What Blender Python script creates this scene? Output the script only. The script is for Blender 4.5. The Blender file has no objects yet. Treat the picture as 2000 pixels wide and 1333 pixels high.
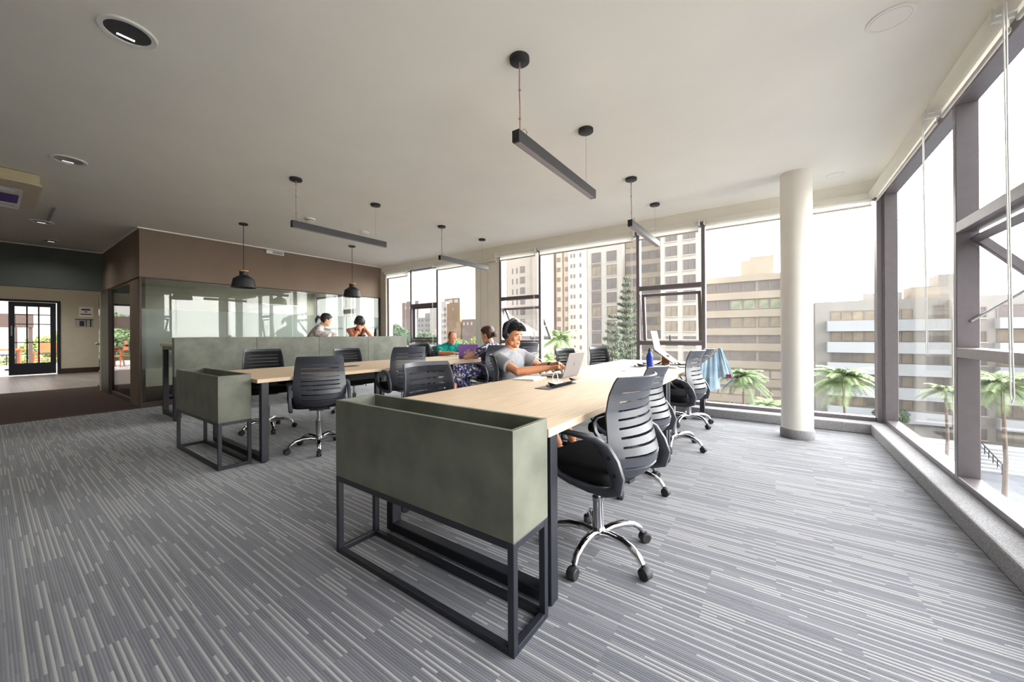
import bpy, bmesh, math, random
import numpy as np
from mathutils import Vector, Matrix, Euler

S = bpy.context.scene
COL = S.collection
random.seed(11)
RNG = np.random.default_rng(5)
PI = math.pi


# ------------------------------------------------------------------ materials
def lin(c):
    return tuple(((v / 255) / 12.92 if v / 255 <= 0.04045 else ((v / 255 + 0.055) / 1.055) ** 2.4) for v in c)


def rgba(c, k=1.0):
    a = lin(c)
    return (min(1, a[0] * k), min(1, a[1] * k), min(1, a[2] * k), 1)


def N(nt, kind, **kw):
    n = nt.nodes.new(kind)
    for k, v in kw.items():
        setattr(n, k, v)
    return n


def newmat(name):
    m = bpy.data.materials.new(name)
    m.use_nodes = True
    nt = m.node_tree
    b = nt.nodes['Principled BSDF']
    return m, nt, b


def mat(name, rgb, rough=0.6, metal=0.0, var=0.10, scale=6.0, bump=0.0, bscale=60.0, spec=0.5, rgb2=None,
        stretch=None, detail=4.0, coat=0.0, sheen=0.0):
    """Procedural principled material: noise-mixed base colour, optional fine bump."""
    m, nt, b = newmat(name)
    tc = N(nt, 'ShaderNodeTexCoord')
    mp = N(nt, 'ShaderNodeMapping')
    if stretch:
        mp.inputs['Scale'].default_value = stretch
    nt.links.new(tc.outputs['Object'], mp.inputs['Vector'])
    ns = N(nt, 'ShaderNodeTexNoise')
    ns.inputs['Scale'].default_value = scale
    ns.inputs['Detail'].default_value = detail
    nt.links.new(mp.outputs['Vector'], ns.inputs['Vector'])
    cr = N(nt, 'ShaderNodeValToRGB')
    cr.color_ramp.elements[0].position = 0.3
    cr.color_ramp.elements[1].position = 0.7
    cr.color_ramp.elements[0].color = rgba(rgb, 1 - var)
    cr.color_ramp.elements[1].color = rgba(rgb2, 1) if rgb2 else rgba(rgb, 1 + var)
    nt.links.new(ns.outputs['Fac'], cr.inputs['Fac'])
    nt.links.new(cr.outputs['Color'], b.inputs['Base Color'])
    b.inputs['Roughness'].default_value = rough
    b.inputs['Metallic'].default_value = metal
    b.inputs['Specular IOR Level'].default_value = spec
    if coat:
        b.inputs['Coat Weight'].default_value = coat
    if sheen:
        b.inputs['Sheen Weight'].default_value = sheen
    if bump:
        n2 = N(nt, 'ShaderNodeTexNoise')
        n2.inputs['Scale'].default_value = bscale
        n2.inputs['Detail'].default_value = 3
        nt.links.new(tc.outputs['Object'], n2.inputs['Vector'])
        bp = N(nt, 'ShaderNodeBump')
        bp.inputs['Strength'].default_value = bump
        bp.inputs['Distance'].default_value = 0.01
        nt.links.new(n2.outputs['Fac'], bp.inputs['Height'])
        nt.links.new(bp.outputs['Normal'], b.inputs['Normal'])
    return m


def emit(name, rgb, strength):
    m, nt, b = newmat(name)
    b.inputs['Base Color'].default_value = rgba(rgb)
    b.inputs['Emission Color'].default_value = rgba(rgb)
    b.inputs['Emission Strength'].default_value = strength
    return m


def glass(name, tint=(255, 255, 255), refl=1.0, ior=1.5, haze=0.0, hazecol=(230, 235, 232), base=0.0):
    """Flat pane glass: straight-through transmission plus a Fresnel mirror, optional frosted film."""
    m, nt, b = newmat(name)
    nt.nodes.remove(b)
    out = nt.nodes['Material Output']
    tr = N(nt, 'ShaderNodeBsdfTransparent')
    tr.inputs['Color'].default_value = rgba(tint)
    gl = N(nt, 'ShaderNodeBsdfGlossy')
    gl.inputs['Roughness'].default_value = 0.0
    fr = N(nt, 'ShaderNodeFresnel')
    fr.inputs['IOR'].default_value = ior
    mu = N(nt, 'ShaderNodeMath', operation='MULTIPLY_ADD')
    mu.inputs[1].default_value = refl
    mu.inputs[2].default_value = base
    nt.links.new(fr.outputs[0], mu.inputs[0])
    mu.use_clamp = True
    last = tr
    if haze > 0:
        df = N(nt, 'ShaderNodeBsdfDiffuse')
        df.inputs['Color'].default_value = rgba(hazecol)
        tl = N(nt, 'ShaderNodeBsdfTranslucent')
        tl.inputs['Color'].default_value = rgba(hazecol)
        ad = N(nt, 'ShaderNodeMixShader')
        ad.inputs[0].default_value = 0.5
        nt.links.new(df.outputs[0], ad.inputs[1])
        nt.links.new(tl.outputs[0], ad.inputs[2])
        mx = N(nt, 'ShaderNodeMixShader')
        mx.inputs[0].default_value = haze
        nt.links.new(tr.outputs[0], mx.inputs[1])
        nt.links.new(ad.outputs[0], mx.inputs[2])
        last = mx
    ms = N(nt, 'ShaderNodeMixShader')
    nt.links.new(mu.outputs[0], ms.inputs[0])
    nt.links.new(last.outputs[0], ms.inputs[1])
    nt.links.new(gl.outputs[0], ms.inputs[2])
    nt.links.new(ms.outputs[0], out.inputs['Surface'])
    return m


def sheer(name, rgb, transp, translucent=0.5):
    """Open weave: diffuse/translucent threads with see-through gaps."""
    m, nt, b = newmat(name)
    nt.nodes.remove(b)
    out = nt.nodes['Material Output']
    tr = N(nt, 'ShaderNodeBsdfTransparent')
    df = N(nt, 'ShaderNodeBsdfDiffuse')
    df.inputs['Color'].default_value = rgba(rgb)
    tl = N(nt, 'ShaderNodeBsdfTranslucent')
    tl.inputs['Color'].default_value = rgba(rgb)
    m1 = N(nt, 'ShaderNodeMixShader')
    m1.inputs[0].default_value = translucent
    nt.links.new(df.outputs[0], m1.inputs[1])
    nt.links.new(tl.outputs[0], m1.inputs[2])
    m2 = N(nt, 'ShaderNodeMixShader')
    m2.inputs[0].default_value = transp
    nt.links.new(m1.outputs[0], m2.inputs[1])
    nt.links.new(tr.outputs[0], m2.inputs[2])
    nt.links.new(m2.outputs[0], out.inputs['Surface'])
    return m


# ------------------------------------------------------------------ mesh builder
class MB:
    def __init__(self):
        self.v = []
        self.f = []
        self.mi = []
        self.cur = 0

    def add(self, vs, fs, M=None):
        o = len(self.v)
        if M is not None:
            vs = [M @ Vector(p) for p in vs]
        self.v += [tuple(p) for p in vs]
        self.f += [tuple(i + o for i in f) for f in fs]
        self.mi += [self.cur] * len(fs)
        return self

    def box(self, x0, x1, y0, y1, z0, z1, M=None):
        vs = [(x0, y0, z0), (x1, y0, z0), (x1, y1, z0), (x0, y1, z0), (x0, y0, z1), (x1, y0, z1), (x1, y1, z1), (x0, y1, z1)]
        fs = [(3, 2, 1, 0), (4, 5, 6, 7), (0, 1, 5, 4), (1, 2, 6, 5), (2, 3, 7, 6), (3, 0, 4, 7)]
        return self.add(vs, fs, M)

    def loft(self, rings, cap=True, closed=True, M=None):
        n = len(rings[0])
        vs = [p for r in rings for p in r]
        fs = []
        for i in range(len(rings) - 1):
            for j in range(n if closed else n - 1):
                k = (j + 1) % n
                fs.append((i * n + j, i * n + k, (i + 1) * n + k, (i + 1) * n + j))
        if cap and closed:
            fs.append(tuple(reversed(range(n))))
            fs.append(tuple((len(rings) - 1) * n + j for j in range(n)))
        return self.add(vs, fs, M)

    def tube(self, pts, r, n=10, M=None, sx=1.0, up=None):
        """Tube along points; r number or list; sx flattens along the second normal."""
        P = [Vector(p) for p in pts]
        rs = r if isinstance(r, (list, tuple)) else [r] * len(P)
        rings = []
        prev = None
        for i, p in enumerate(P):
            t = (P[min(i + 1, len(P) - 1)] - P[max(i - 1, 0)]).normalized()
            if prev is None:
                a = Vector(up) if up else (Vector((0, 0, 1)) if abs(t.z) < 0.9 else Vector((1, 0, 0)))
                nrm = (a - t * a.dot(t)).normalized()
            else:
                nrm = (prev - t * prev.dot(t)).normalized()
            prev = nrm
            bn = t.cross(nrm)
            rings.append([p + nrm * (rs[i] * math.cos(2 * PI * k / n)) + bn * (rs[i] * sx * math.sin(2 * PI * k / n)) for k in range(n)])
        return self.loft(rings, M=M)

    def lathe(self, prof, n=24, c=(0, 0, 0), axis='Z', M=None, cap=True):
        rings = []
        for (r, z) in prof:
            ring = []
            for k in range(n):
                a = 2 * PI * k / n
                x, y = r * math.cos(a), r * math.sin(a)
                p = (x, y, z) if axis == 'Z' else ((z, x, y) if axis == 'X' else (y, z, x))
                ring.append((c[0] + p[0], c[1] + p[1], c[2] + p[2]))
            rings.append(ring)
        return self.loft(rings, cap=cap, M=M)

    def ball(self, c, r, n=12, m=8, M=None):
        r3 = r if isinstance(r, (tuple, list)) else (r, r, r)
        rings = []
        for i in range(m + 1):
            t = -PI / 2 + PI * i / m
            cr = max(math.cos(t), 0.02)
            rings.append([(c[0] + r3[0] * cr * math.cos(2 * PI * k / n), c[1] + r3[1] * cr * math.sin(2 * PI * k / n), c[2] + r3[2] * math.sin(t)) for k in range(n)])
        return self.loft(rings, M=M)

    def prism(self, poly, z0, z1, M=None):
        n = len(poly)
        vs = [(x, y, z0) for x, y in poly] + [(x, y, z1) for x, y in poly]
        fs = [tuple(reversed(range(n))), tuple(range(n, 2 * n))]
        fs += [(i, (i + 1) % n, n + (i + 1) % n, n + i) for i in range(n)]
        return self.add(vs, fs, M)

    def build(self, name, mats, parent=None, smooth=False, bevel=0.0, seg=2, subd=0, ang=40, loc=None, solid=0.0):
        me = bpy.data.meshes.new(name)
        me.from_pydata(self.v, [], self.f)
        if not isinstance(mats, (list, tuple)):
            mats = [mats]
        for m in mats:
            me.materials.append(m)
        if len(mats) > 1:
            me.polygons.foreach_set('material_index', self.mi)
        bm = bmesh.new()
        bm.from_mesh(me)
        bmesh.ops.recalc_face_normals(bm, faces=bm.faces)
        bm.to_mesh(me)
        bm.free()
        if smooth:
            me.polygons.foreach_set('use_smooth', [True] * len(me.polygons))
            if ang < 180:
                me.set_sharp_from_angle(angle=math.radians(ang))
        me.update()
        o = bpy.data.objects.new(name, me)
        COL.objects.link(o)
        if parent:
            o.parent = parent
        if loc:
            o.location = loc
        if solid:
            md = o.modifiers.new('Solidify', 'SOLIDIFY')
            md.thickness = solid
            md.offset = 0
        if bevel:
            md = o.modifiers.new('Bevel', 'BEVEL')
            md.width = bevel
            md.segments = seg
            md.limit_method = 'ANGLE'
        if subd:
            md = o.modifiers.new('Subd', 'SUBSURF')
            md.levels = subd
            md.render_levels = subd
        return o


def thing(name, label, cat, loc=(0, 0, 0), rotz=0.0, group=None):
    o = bpy.data.objects.new(name, None)
    o.empty_display_size = 0.1
    COL.objects.link(o)
    o.location = loc
    o.rotation_euler = (0, 0, rotz)
    o['label'] = label
    o['category'] = cat
    if group:
        o['group'] = group
    return o


def tag(o, label, cat, group=None):
    o['label'] = label
    o['category'] = cat
    if group:
        o['group'] = group
    return o


def struct(o):
    o['kind'] = 'structure'
    return o


def kids(o):
    return [c for c in COL.objects if c.parent == o]


def dup(root, loc, rotz=0.0, label=None, group=None):
    r = root.copy()
    COL.objects.link(r)
    r.location = loc
    r.rotation_euler = (0, 0, rotz)
    if label:
        r['label'] = label
    if group:
        r['group'] = group
    for ch in kids(root):
        c = ch.copy()
        COL.objects.link(c)
        c.parent = r
        for g in kids(ch):
            d = g.copy()
            COL.objects.link(d)
            d.parent = c
    return r


def bake(o):
    """Replace an object's mesh by its modifier result."""
    dg = bpy.context.evaluated_depsgraph_get()
    me = bpy.data.meshes.new_from_object(o.evaluated_get(dg), preserve_all_data_layers=True, depsgraph=dg)
    old = o.data
    o.modifiers.clear()
    o.data = me
    me.name = old.name
    return o


def fuse(o, voxel, smooth=4, fac=0.5):
    """Join overlapping shells of one mesh into one continuous skin."""
    md = o.modifiers.new('Remesh', 'REMESH')
    md.mode = 'VOXEL'
    md.voxel_size = voxel
    md.use_smooth_shade = True
    if smooth:
        ms = o.modifiers.new('Smooth', 'SMOOTH')
        ms.iterations = smooth
        ms.factor = fac
    bake(o)
    o.data.polygons.foreach_set('use_smooth', [True] * len(o.data.polygons))
    return o


def rrect(w, d, r, n=5, cx=0, cy=0):
    """Rounded rectangle outline, CCW."""
    out = []
    for (sx, sy, a0) in ((1, 1, 0), (-1, 1, PI / 2), (-1, -1, PI), (1, -1, 3 * PI / 2)):
        for k in range(n + 1):
            a = a0 + PI / 2 * k / n
            out.append((cx + sx * (w / 2 - r) + r * math.cos(a), cy + sy * (d / 2 - r) + r * math.sin(a)))
    return out
SKY_LO, SKY_HI, GLOW, SUN, EXPO = 1.35, 16.0, (0.66, 0.68, 0.34), 0.0, 0.40
# ------------------------------------------------------------------ material library
def carpet_mat(name, dark, mid, light, x_axis=True):
    """Carpet tile: thin yarn rows along world X, each broken into segments of random shade."""
    m, nt, b = newmat(name)
    L = nt.links.new
    geo = N(nt, 'ShaderNodeNewGeometry')
    sp = N(nt, 'ShaderNodeSeparateXYZ')
    L(geo.outputs['Position'], sp.inputs[0])

    def M(op, a, bb=None, c=None):
        n = N(nt, 'ShaderNodeMath', operation=op)
        for i, q in enumerate((a, bb, c)):
            if q is None:
                continue
            if isinstance(q, (int, float)):
                n.inputs[i].default_value = q
            else:
                L(q, n.inputs[i])
        return n.outputs[0]

    X, Y = sp.outputs['X'], sp.outputs['Y']
    row = M('FLOOR', M('DIVIDE', Y, 0.0092))
    tile = M('FLOOR', M('DIVIDE', Y, 0.5))
    w1 = N(nt, 'ShaderNodeTexWhiteNoise', noise_dimensions='1D')
    L(row, w1.inputs['W'])
    # tile edges every 0.5 m break all rows; inside a tile each row switches once or twice
    tx = M('DIVIDE', M('ADD', X, M('MULTIPLY', M('FRACT', M('MULTIPLY', tile, 0.5)), 0.5)), 0.5)
    tcell = M('FLOOR', tx)
    tf = M('FRACT', tx)
    cut = M('ADD', M('MULTIPLY', w1.outputs['Value'], 0.8), 0.1)
    seg = M('ADD', M('MULTIPLY', tcell, 3.0), M('GREATER_THAN', tf, cut))
    cb = N(nt, 'ShaderNodeCombineXYZ')
    L(row, cb.inputs[0])
    L(seg, cb.inputs[1])
    w2 = N(nt, 'ShaderNodeTexWhiteNoise', noise_dimensions='2D')
    L(cb.outputs[0], w2.inputs['Vector'])
    cr = N(nt, 'ShaderNodeValToRGB')
    cr.color_ramp.interpolation = 'CONSTANT'
    e = cr.color_ramp.elements
    e[0].position = 0.0
    e[0].color = rgba(dark)
    e[1].position = 0.14
    e[1].color = rgba(dark, 1.2)
    q = e.new(0.32)
    q.color = rgba(mid)
    q = e.new(0.5)
    q.color = rgba(dark, 1.12)
    q = e.new(0.62)
    q.color = rgba(mid)
    q = e.new(0.72)
    q.color = rgba(light)
    # light yarns mostly on every fourth row, now and then on the row between
    ph = M('FRACT', M('MULTIPLY', row, 0.25))
    r0 = M('LESS_THAN', ph, 0.125)
    r2 = M('LESS_THAN', M('ABSOLUTE', M('SUBTRACT', ph, 0.5)), 0.1)
    k0 = M('ADD', M('MULTIPLY', r0, 1.55), M('MULTIPLY', r2, 0.4))
    L(M('MULTIPLY', w2.outputs['Value'], M('ADD', k0, 0.55)), cr.inputs['Fac'])
    # yarn texture
    nz = N(nt, 'ShaderNodeTexNoise')
    nz.inputs['Scale'].default_value = 420
    nz.inputs['Detail'].default_value = 2
    L(geo.outputs['Position'], nz.inputs['Vector'])
    mr = N(nt, 'ShaderNodeMapRange')
    mr.inputs['To Min'].default_value = 0.72
    mr.inputs['To Max'].default_value = 1.28
    mr.inputs['From Min'].default_value = 0.3
    mr.inputs['From Max'].default_value = 0.7
    L(nz.outputs['Fac'], mr.inputs['Value'])
    # worn patches
    n3 = N(nt, 'ShaderNodeTexNoise')
    n3.inputs['Scale'].default_value = 1.3
    L(geo.outputs['Position'], n3.inputs['Vector'])
    mr3 = N(nt, 'ShaderNodeMapRange')
    mr3.inputs['To Min'].default_value = 0.9
    mr3.inputs['To Max'].default_value = 1.1
    L(n3.outputs['Fac'], mr3.inputs['Value'])
    # groove between rows
    rf = M('FRACT', M('DIVIDE', Y, 0.0092))
    gr = M('PINGPONG', rf, 0.5)
    grm = M('ADD', M('MULTIPLY', M('MINIMUM', M('MULTIPLY', gr, 4.0), 1.0), 0.35), 0.65)
    mm = M('MULTIPLY', M('MULTIPLY', mr.outputs[0], grm), mr3.outputs[0])
    mx = N(nt, 'ShaderNodeVectorMath', operation='SCALE')
    L(cr.outputs['Color'], mx.inputs[0])
    L(mm, mx.inputs['Scale'])
    L(mx.outputs[0], b.inputs['Base Color'])
    b.inputs['Roughness'].default_value = 0.95
    b.inputs['Specular IOR Level'].default_value = 0.15
    b.inputs['Sheen Weight'].default_value = 0.3
    bp = N(nt, 'ShaderNodeBump')
    bp.inputs['Strength'].default_value = 0.5
    bp.inputs['Distance'].default_value = 0.003
    L(M('ADD', gr, nz.outputs['Fac']), bp.inputs['Height'])
    L(bp.outputs['Normal'], b.inputs['Normal'])
    return m


def plank_mat(name, rgb, w=0.16, l=1.2):
    m, nt, b = newmat(name)
    L = nt.links.new
    geo = N(nt, 'ShaderNodeNewGeometry')
    br = N(nt, 'ShaderNodeTexBrick')
    br.inputs['Scale'].default_value = 1
    br.inputs['Brick Width'].default_value = l
    br.inputs['Row Height'].default_value = w
    br.inputs['Mortar Size'].default_value = 0.004
    br.inputs['Color1'].default_value = rgba(rgb, 0.85)
    br.inputs['Color2'].default_value = rgba(rgb, 1.12)
    br.inputs['Mortar'].default_value = rgba(rgb, 0.5)
    L(geo.outputs['Position'], br.inputs['Vector'])
    L(br.outputs['Color'], b.inputs['Base Color'])
    b.inputs['Roughness'].default_value = 0.35
    return m


def floral_mat(name):
    m, nt, b = newmat(name)
    L = nt.links.new
    tc = N(nt, 'ShaderNodeTexCoord')
    vo = N(nt, 'ShaderNodeTexVoronoi')
    vo.inputs['Scale'].default_value = 44
    L(tc.outputs['Object'], vo.inputs['Vector'])
    cr = N(nt, 'ShaderNodeValToRGB')
    cr.color_ramp.interpolation = 'CONSTANT'
    e = cr.color_ramp.elements
    cols = [(0, (38, 44, 96)), (0.3, (62, 70, 128)), (0.5, (198, 196, 206)), (0.66, (44, 52, 105)), (0.8, (150, 140, 118)), (0.92, (120, 84, 100))]
    e[0].color = rgba(cols[0][1])
    e[1].position = cols[1][0]
    e[1].color = rgba(cols[1][1])
    for p, c in cols[2:]:
        q = e.new(p)
        q.color = rgba(c)
    sp = N(nt, 'ShaderNodeSeparateColor')
    L(vo.outputs['Color'], sp.inputs[0])
    L(sp.outputs[0], cr.inputs['Fac'])
    L(cr.outputs['Color'], b.inputs['Base Color'])
    b.inputs['Roughness'].default_value = 0.85
    return m


MT = {}
MT['carpet'] = carpet_mat('carpet_grey', (78, 79, 87), (97, 97, 104), (138, 137, 137))
MT['carpet_brown'] = mat('carpet_brown', (84, 70, 66), 0.95, var=0.25, scale=90, bump=0.4, bscale=300, spec=0.1)
MT['kerb_carpet'] = mat('carpet_plain', (150, 148, 150), 0.95, var=0.35, scale=160, bump=0.7, bscale=350, spec=0.1)
MT['tile'] = plank_mat('floor_planks', (150, 142, 138))
MT['ceiling'] = mat('ceiling_paint', (240, 238, 231), 0.9, var=0.02, scale=2, spec=0.2)
MT['white_wall'] = mat('white_paint', (238, 234, 226), 0.8, var=0.03, scale=3, spec=0.25)
MT['cream_wall'] = mat('cream_paint', (202, 197, 182), 0.85, var=0.04, scale=3, spec=0.2)
MT['taupe_wall'] = mat('taupe_paint', (126, 110, 97), 0.85, var=0.03, scale=3, spec=0.2)
MT['dark_wall'] = mat('dark_slate_paint', (92, 98, 94), 0.85, var=0.04, scale=3, spec=0.2)
MT['brown_frame'] = mat('dark_brown_timber', (60, 42, 36), 0.5, var=0.15, scale=12, stretch=(1, 1, 0.1))
MT['alu'] = mat('dark_anodised_metal', (120, 114, 118), 0.38, metal=0.5, var=0.05, scale=20)
MT['alu_light'] = mat('grey_anodised_metal', (150, 150, 152), 0.4, metal=0.6, var=0.05, scale=20)
MT['black_steel'] = mat('black_powder_coat', (26, 28, 36), 0.42, var=0.12, scale=25, bump=0.05, bscale=400)
MT['green'] = mat('green_stucco_laminate', (86, 88, 77), 0.5, var=0.12, scale=5.5, rgb2=(108, 110, 98), detail=7, bump=0.05, bscale=30)
MT['green_in'] = mat('green_laminate_inside', (104, 112, 98), 0.6, var=0.1, scale=5)
MT['oak'] = mat('light_oak_laminate', (196, 172, 146), 0.5, var=0.06, spec=0.3, scale=3.0, stretch=(22, 1.2, 8), detail=5, rgb2=(208, 186, 158))
MT['oak_edge'] = mat('light_oak_edge', (204, 176, 140), 0.5, var=0.08, scale=4, stretch=(4, 2, 30))
MT['grey_plastic'] = mat('grey_moulded_plastic', (60, 62, 70), 0.42, var=0.05, scale=30, bump=0.04, bscale=500)
MT['black_plastic'] = mat('black_plastic', (30, 31, 36), 0.45, var=0.08, scale=30, bump=0.04, bscale=500)
MT['dark_grey'] = mat('dark_grey_plastic', (62, 64, 72), 0.4, var=0.05)
MT['seat_fabric'] = mat('black_mesh_fabric', (22, 22, 25), 0.9, var=0.2, scale=200, bump=0.4, bscale=700, spec=0.2)
MT['back_mesh'] = sheer('black_back_mesh', (34, 35, 40), 0.62, 0.2)
MT['chrome'] = mat('polished_chrome', (222, 222, 226), 0.1, metal=1.0, var=0.02, scale=8)
MT['steel'] = mat('brushed_steel', (176, 176, 180), 0.3, metal=1.0, var=0.04, scale=40, stretch=(1, 1, 8))
MT['rubber'] = mat('black_rubber', (26, 26, 30), 0.6, var=0.1, scale=30)
MT['bolt'] = mat('dark_bolt_cap', (14, 14, 18), 0.5, var=0.1, scale=30)
MT['win_glass'] = glass('window_glass', (250, 251, 250), 0.32, 1.45)
MT['part_glass'] = glass('partition_glass', (228, 232, 230), 0.8, 1.5, base=0.0)
MT['film'] = glass('frosted_film_glass', (236, 240, 238), 0.7, 1.5, haze=0.32, hazecol=(222, 230, 226), base=0.0)
MT['blind'] = sheer('roller_blind_fabric', (246, 244, 238), 0.10, 0.7)
MT['blind_bar'] = mat('blind_bar_plastic', (198, 192, 184), 0.5, var=0.03)
MT['white_plastic'] = mat('white_plastic', (226, 226, 222), 0.45, var=0.03, scale=10)
MT['cream_plastic'] = mat('aged_cream_plastic', (186, 174, 140), 0.5, var=0.05, scale=6)
MT['lamp_black'] = mat('matt_black_lamp', (30, 30, 33), 0.5, var=0.08, scale=20)
MT['lamp_diff'] = mat('unlit_lamp_diffuser', (150, 142, 144), 0.5, var=0.03, scale=20)
MT['cable'] = mat('pale_fabric_cable', (150, 124, 110), 0.7, var=0.08, scale=30)
MT['lampwood'] = mat('turned_wood_cap', (196, 146, 96), 0.55, var=0.1, scale=20)
MT['glow'] = emit('warm_led_strip', (255, 226, 180), 4.0)
MT['glow_dim'] = emit('downlight_and_fill_lamp', (255, 252, 246), 1.0)
MT['reflector'] = mat('downlight_reflector', (120, 118, 122), 0.25, metal=0.8, var=0.05)
MT['silver'] = mat('silver_laptop_metal', (128, 123, 124), 0.5, metal=0.3, var=0.02, scale=10)
MT['laptop_dark'] = mat('grey_laptop_metal', (96, 96, 102), 0.4, metal=0.5, var=0.03)
MT['key'] = mat('dark_keys', (30, 30, 34), 0.6, var=0.05)
MT['screen'] = mat('dark_screen', (20, 22, 26), 0.15, var=0.05)
MT['purple'] = mat('purple_laptop_skin', (150, 112, 206), 0.45, var=0.06, scale=12)
MT['purple_dark'] = mat('purple_ink', (70, 52, 140), 0.7, var=0.05)
MT['ink'] = mat('dark_ink', (48, 50, 60), 0.8, var=0.05)
MT['paper'] = mat('white_paper', (236, 234, 228), 0.85, var=0.03, scale=12)
MT['paper_grey'] = mat('grey_paper', (176, 174, 172), 0.85, var=0.05, scale=12)
MT['blue_bottle'] = mat('blue_enamel_bottle', (28, 58, 160), 0.3, var=0.06, scale=10, metal=0.2)
MT['tan'] = mat('tan_leather', (186, 116, 62), 0.6, var=0.12, scale=14)
MT['leather_red'] = mat('reddish_leather_patch', (150, 66, 60), 0.6, var=0.12, scale=40)
MT['denim'] = mat('washed_light_denim', (150, 184, 212), 0.85, var=0.16, scale=9, rgb2=(186, 208, 222), bump=0.3, bscale=400, detail=6)
MT['denim_dark'] = mat('blue_denim_band', (76, 104, 164), 0.85, var=0.15, scale=20, bump=0.3, bscale=400)
MT['glass_cup'] = glass('drinking_glass', (245, 248, 248), 1.0, 1.45)
# people
MT['skin_tan'] = mat('tan_skin', (206, 142, 106), 0.5, var=0.05, scale=14, spec=0.35)
MT['skin_light'] = mat('fair_skin', (216, 164, 134), 0.5, var=0.05, scale=14, spec=0.35)
MT['skin_ruddy'] = mat('ruddy_skin', (206, 142, 114), 0.45, var=0.06, scale=14, spec=0.4)
MT['hair_black'] = mat('black_hair', (24, 22, 26), 0.5, var=0.35, scale=60, stretch=(1, 1, 0.25), bump=0.25, bscale=260)
MT['hair_brown'] = mat('brown_hair', (70, 44, 36), 0.5, var=0.3, scale=60, stretch=(1, 1, 0.25), bump=0.25, bscale=260)
MT['hair_stub'] = mat('short_stubble_hair', (92, 70, 60), 0.8, var=0.2, scale=200)
MT['lip'] = mat('lip_skin', (158, 84, 72), 0.45, var=0.04)
MT['eye'] = mat('eye_white', (226, 222, 216), 0.2, var=0.02)
MT['iris'] = mat('dark_iris', (34, 24, 20), 0.2, var=0.05)
MT['grey_tee'] = mat('grey_marl_cotton', (146, 146, 151), 0.9, var=0.06, scale=40, bump=0.35, bscale=26, spec=0.2)
MT['dark_shorts'] = mat('dark_cotton', (40, 42, 52), 0.9, var=0.1, scale=40, spec=0.2)
MT['teal'] = mat('teal_pique_cotton', (26, 146, 136), 0.85, var=0.08, scale=30, bump=0.35, bscale=26, spec=0.2)
MT['jeans'] = mat('dark_blue_denim', (36, 46, 70), 0.9, var=0.12, scale=60, spec=0.2)
MT['floral'] = floral_mat('blue_floral_print')
MT['white_print'] = mat('grey_white_print', (150, 140, 140), 0.85, var=0.3, scale=34, rgb2=(232, 226, 224), detail=3)
MT['white_tank'] = mat('white_cotton_top', (222, 218, 220), 0.85, var=0.05, scale=20)
MT['black_top'] = mat('black_cotton_top', (24, 26, 36), 0.85, var=0.1, scale=30)
MT['navy_shoe'] = mat('navy_shoe_canvas', (34, 44, 84), 0.7, var=0.1, scale=40)
MT['black_shoe'] = mat('black_shoe_leather', (24, 24, 30), 0.5, var=0.1, scale=40)
MT['orange'] = mat('orange_strap', (226, 92, 62), 0.6, var=0.06, scale=40)
MT['red_tie'] = mat('red_hair_tie', (150, 40, 60), 0.7, var=0.1)
# outdoors
MT['f_white'] = mat('white_render_facade', (206, 200, 192), 0.9, var=0.03, scale=0.4, spec=0.1)
MT['f_cream'] = mat('cream_render_facade', (198, 188, 176), 0.9, var=0.03, scale=0.4, spec=0.1)
MT['f_pink'] = mat('pinkish_render_facade', (196, 182, 172), 0.9, var=0.03, scale=0.4, spec=0.1)
MT['f_beige'] = mat('beige_concrete_facade', (182, 171, 158), 0.9, var=0.04, scale=0.4, spec=0.1)
MT['f_grey'] = mat('grey_concrete_facade', (172, 168, 164), 0.9, var=0.04, scale=0.4, spec=0.1)
MT['f_balc'] = mat('white_balcony_render', (186, 188, 192), 0.85, var=0.03, scale=0.5, spec=0.1)
MT['f_tan'] = mat('tan_render_facade', (166, 142, 118), 0.9, var=0.04, scale=0.3, spec=0.1)
MT['f_brick'] = mat('pale_brick_facade', (152, 134, 126), 0.9, var=0.08, scale=0.6, spec=0.1)
MT['f_glass'] = mat('facade_window_glass', (136, 128, 126), 0.18, var=0.2, scale=0.35, spec=0.6)
MT['f_glass2'] = mat('facade_window_warm', (150, 140, 130), 0.18, var=0.2, scale=0.3, spec=0.5, rgb2=(188, 174, 152))
MT['f_glass3'] = mat('facade_green_reflection', (124, 150, 138), 0.18, var=0.2, scale=0.5, spec=0.5, rgb2=(198, 192, 160))  # green reflections put into the pane colour
MT['f_frame'] = mat('facade_window_frame', (150, 140, 134), 0.6, var=0.05)
MT['concrete'] = mat('paving_concrete', (156, 156, 158), 0.9, var=0.1, scale=0.3, spec=0.1)
MT['asphalt'] = mat('street_asphalt', (112, 114, 120), 0.9, var=0.1, scale=0.5, spec=0.1)
MT['bark'] = mat('tree_bark', (132, 116, 104), 0.9, var=0.25, scale=8, stretch=(1, 1, 0.2))
MT['leaf_green'] = mat('green_leaves', (112, 130, 92), 0.7, var=0.4, scale=1.2, spec=0.2)
MT['leaf_dark'] = mat('dark_green_leaves', (98, 116, 92), 0.7, var=0.4, scale=1.2, spec=0.2)
MT['leaf_pine'] = mat('pine_needles', (116, 126, 110), 0.75, var=0.35, scale=1.5, spec=0.2)
MT['leaf_palm'] = mat('palm_leaflets', (138, 156, 112), 0.6, var=0.35, scale=1.5, spec=0.25)
MT['leaf_yellow'] = mat('yellow_green_leaves', (142, 152, 94), 0.7, var=0.35, scale=1.2, spec=0.2)  # yellow-green leaf colour
MT['deck'] = plank_mat('pale_deck_boards', (206, 200, 196), 0.14, 2.0)
MT['orange_wood'] = mat('oiled_orange_timber', (170, 88, 46), 0.5, var=0.15, scale=10, stretch=(1, 1, 0.2))
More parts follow.
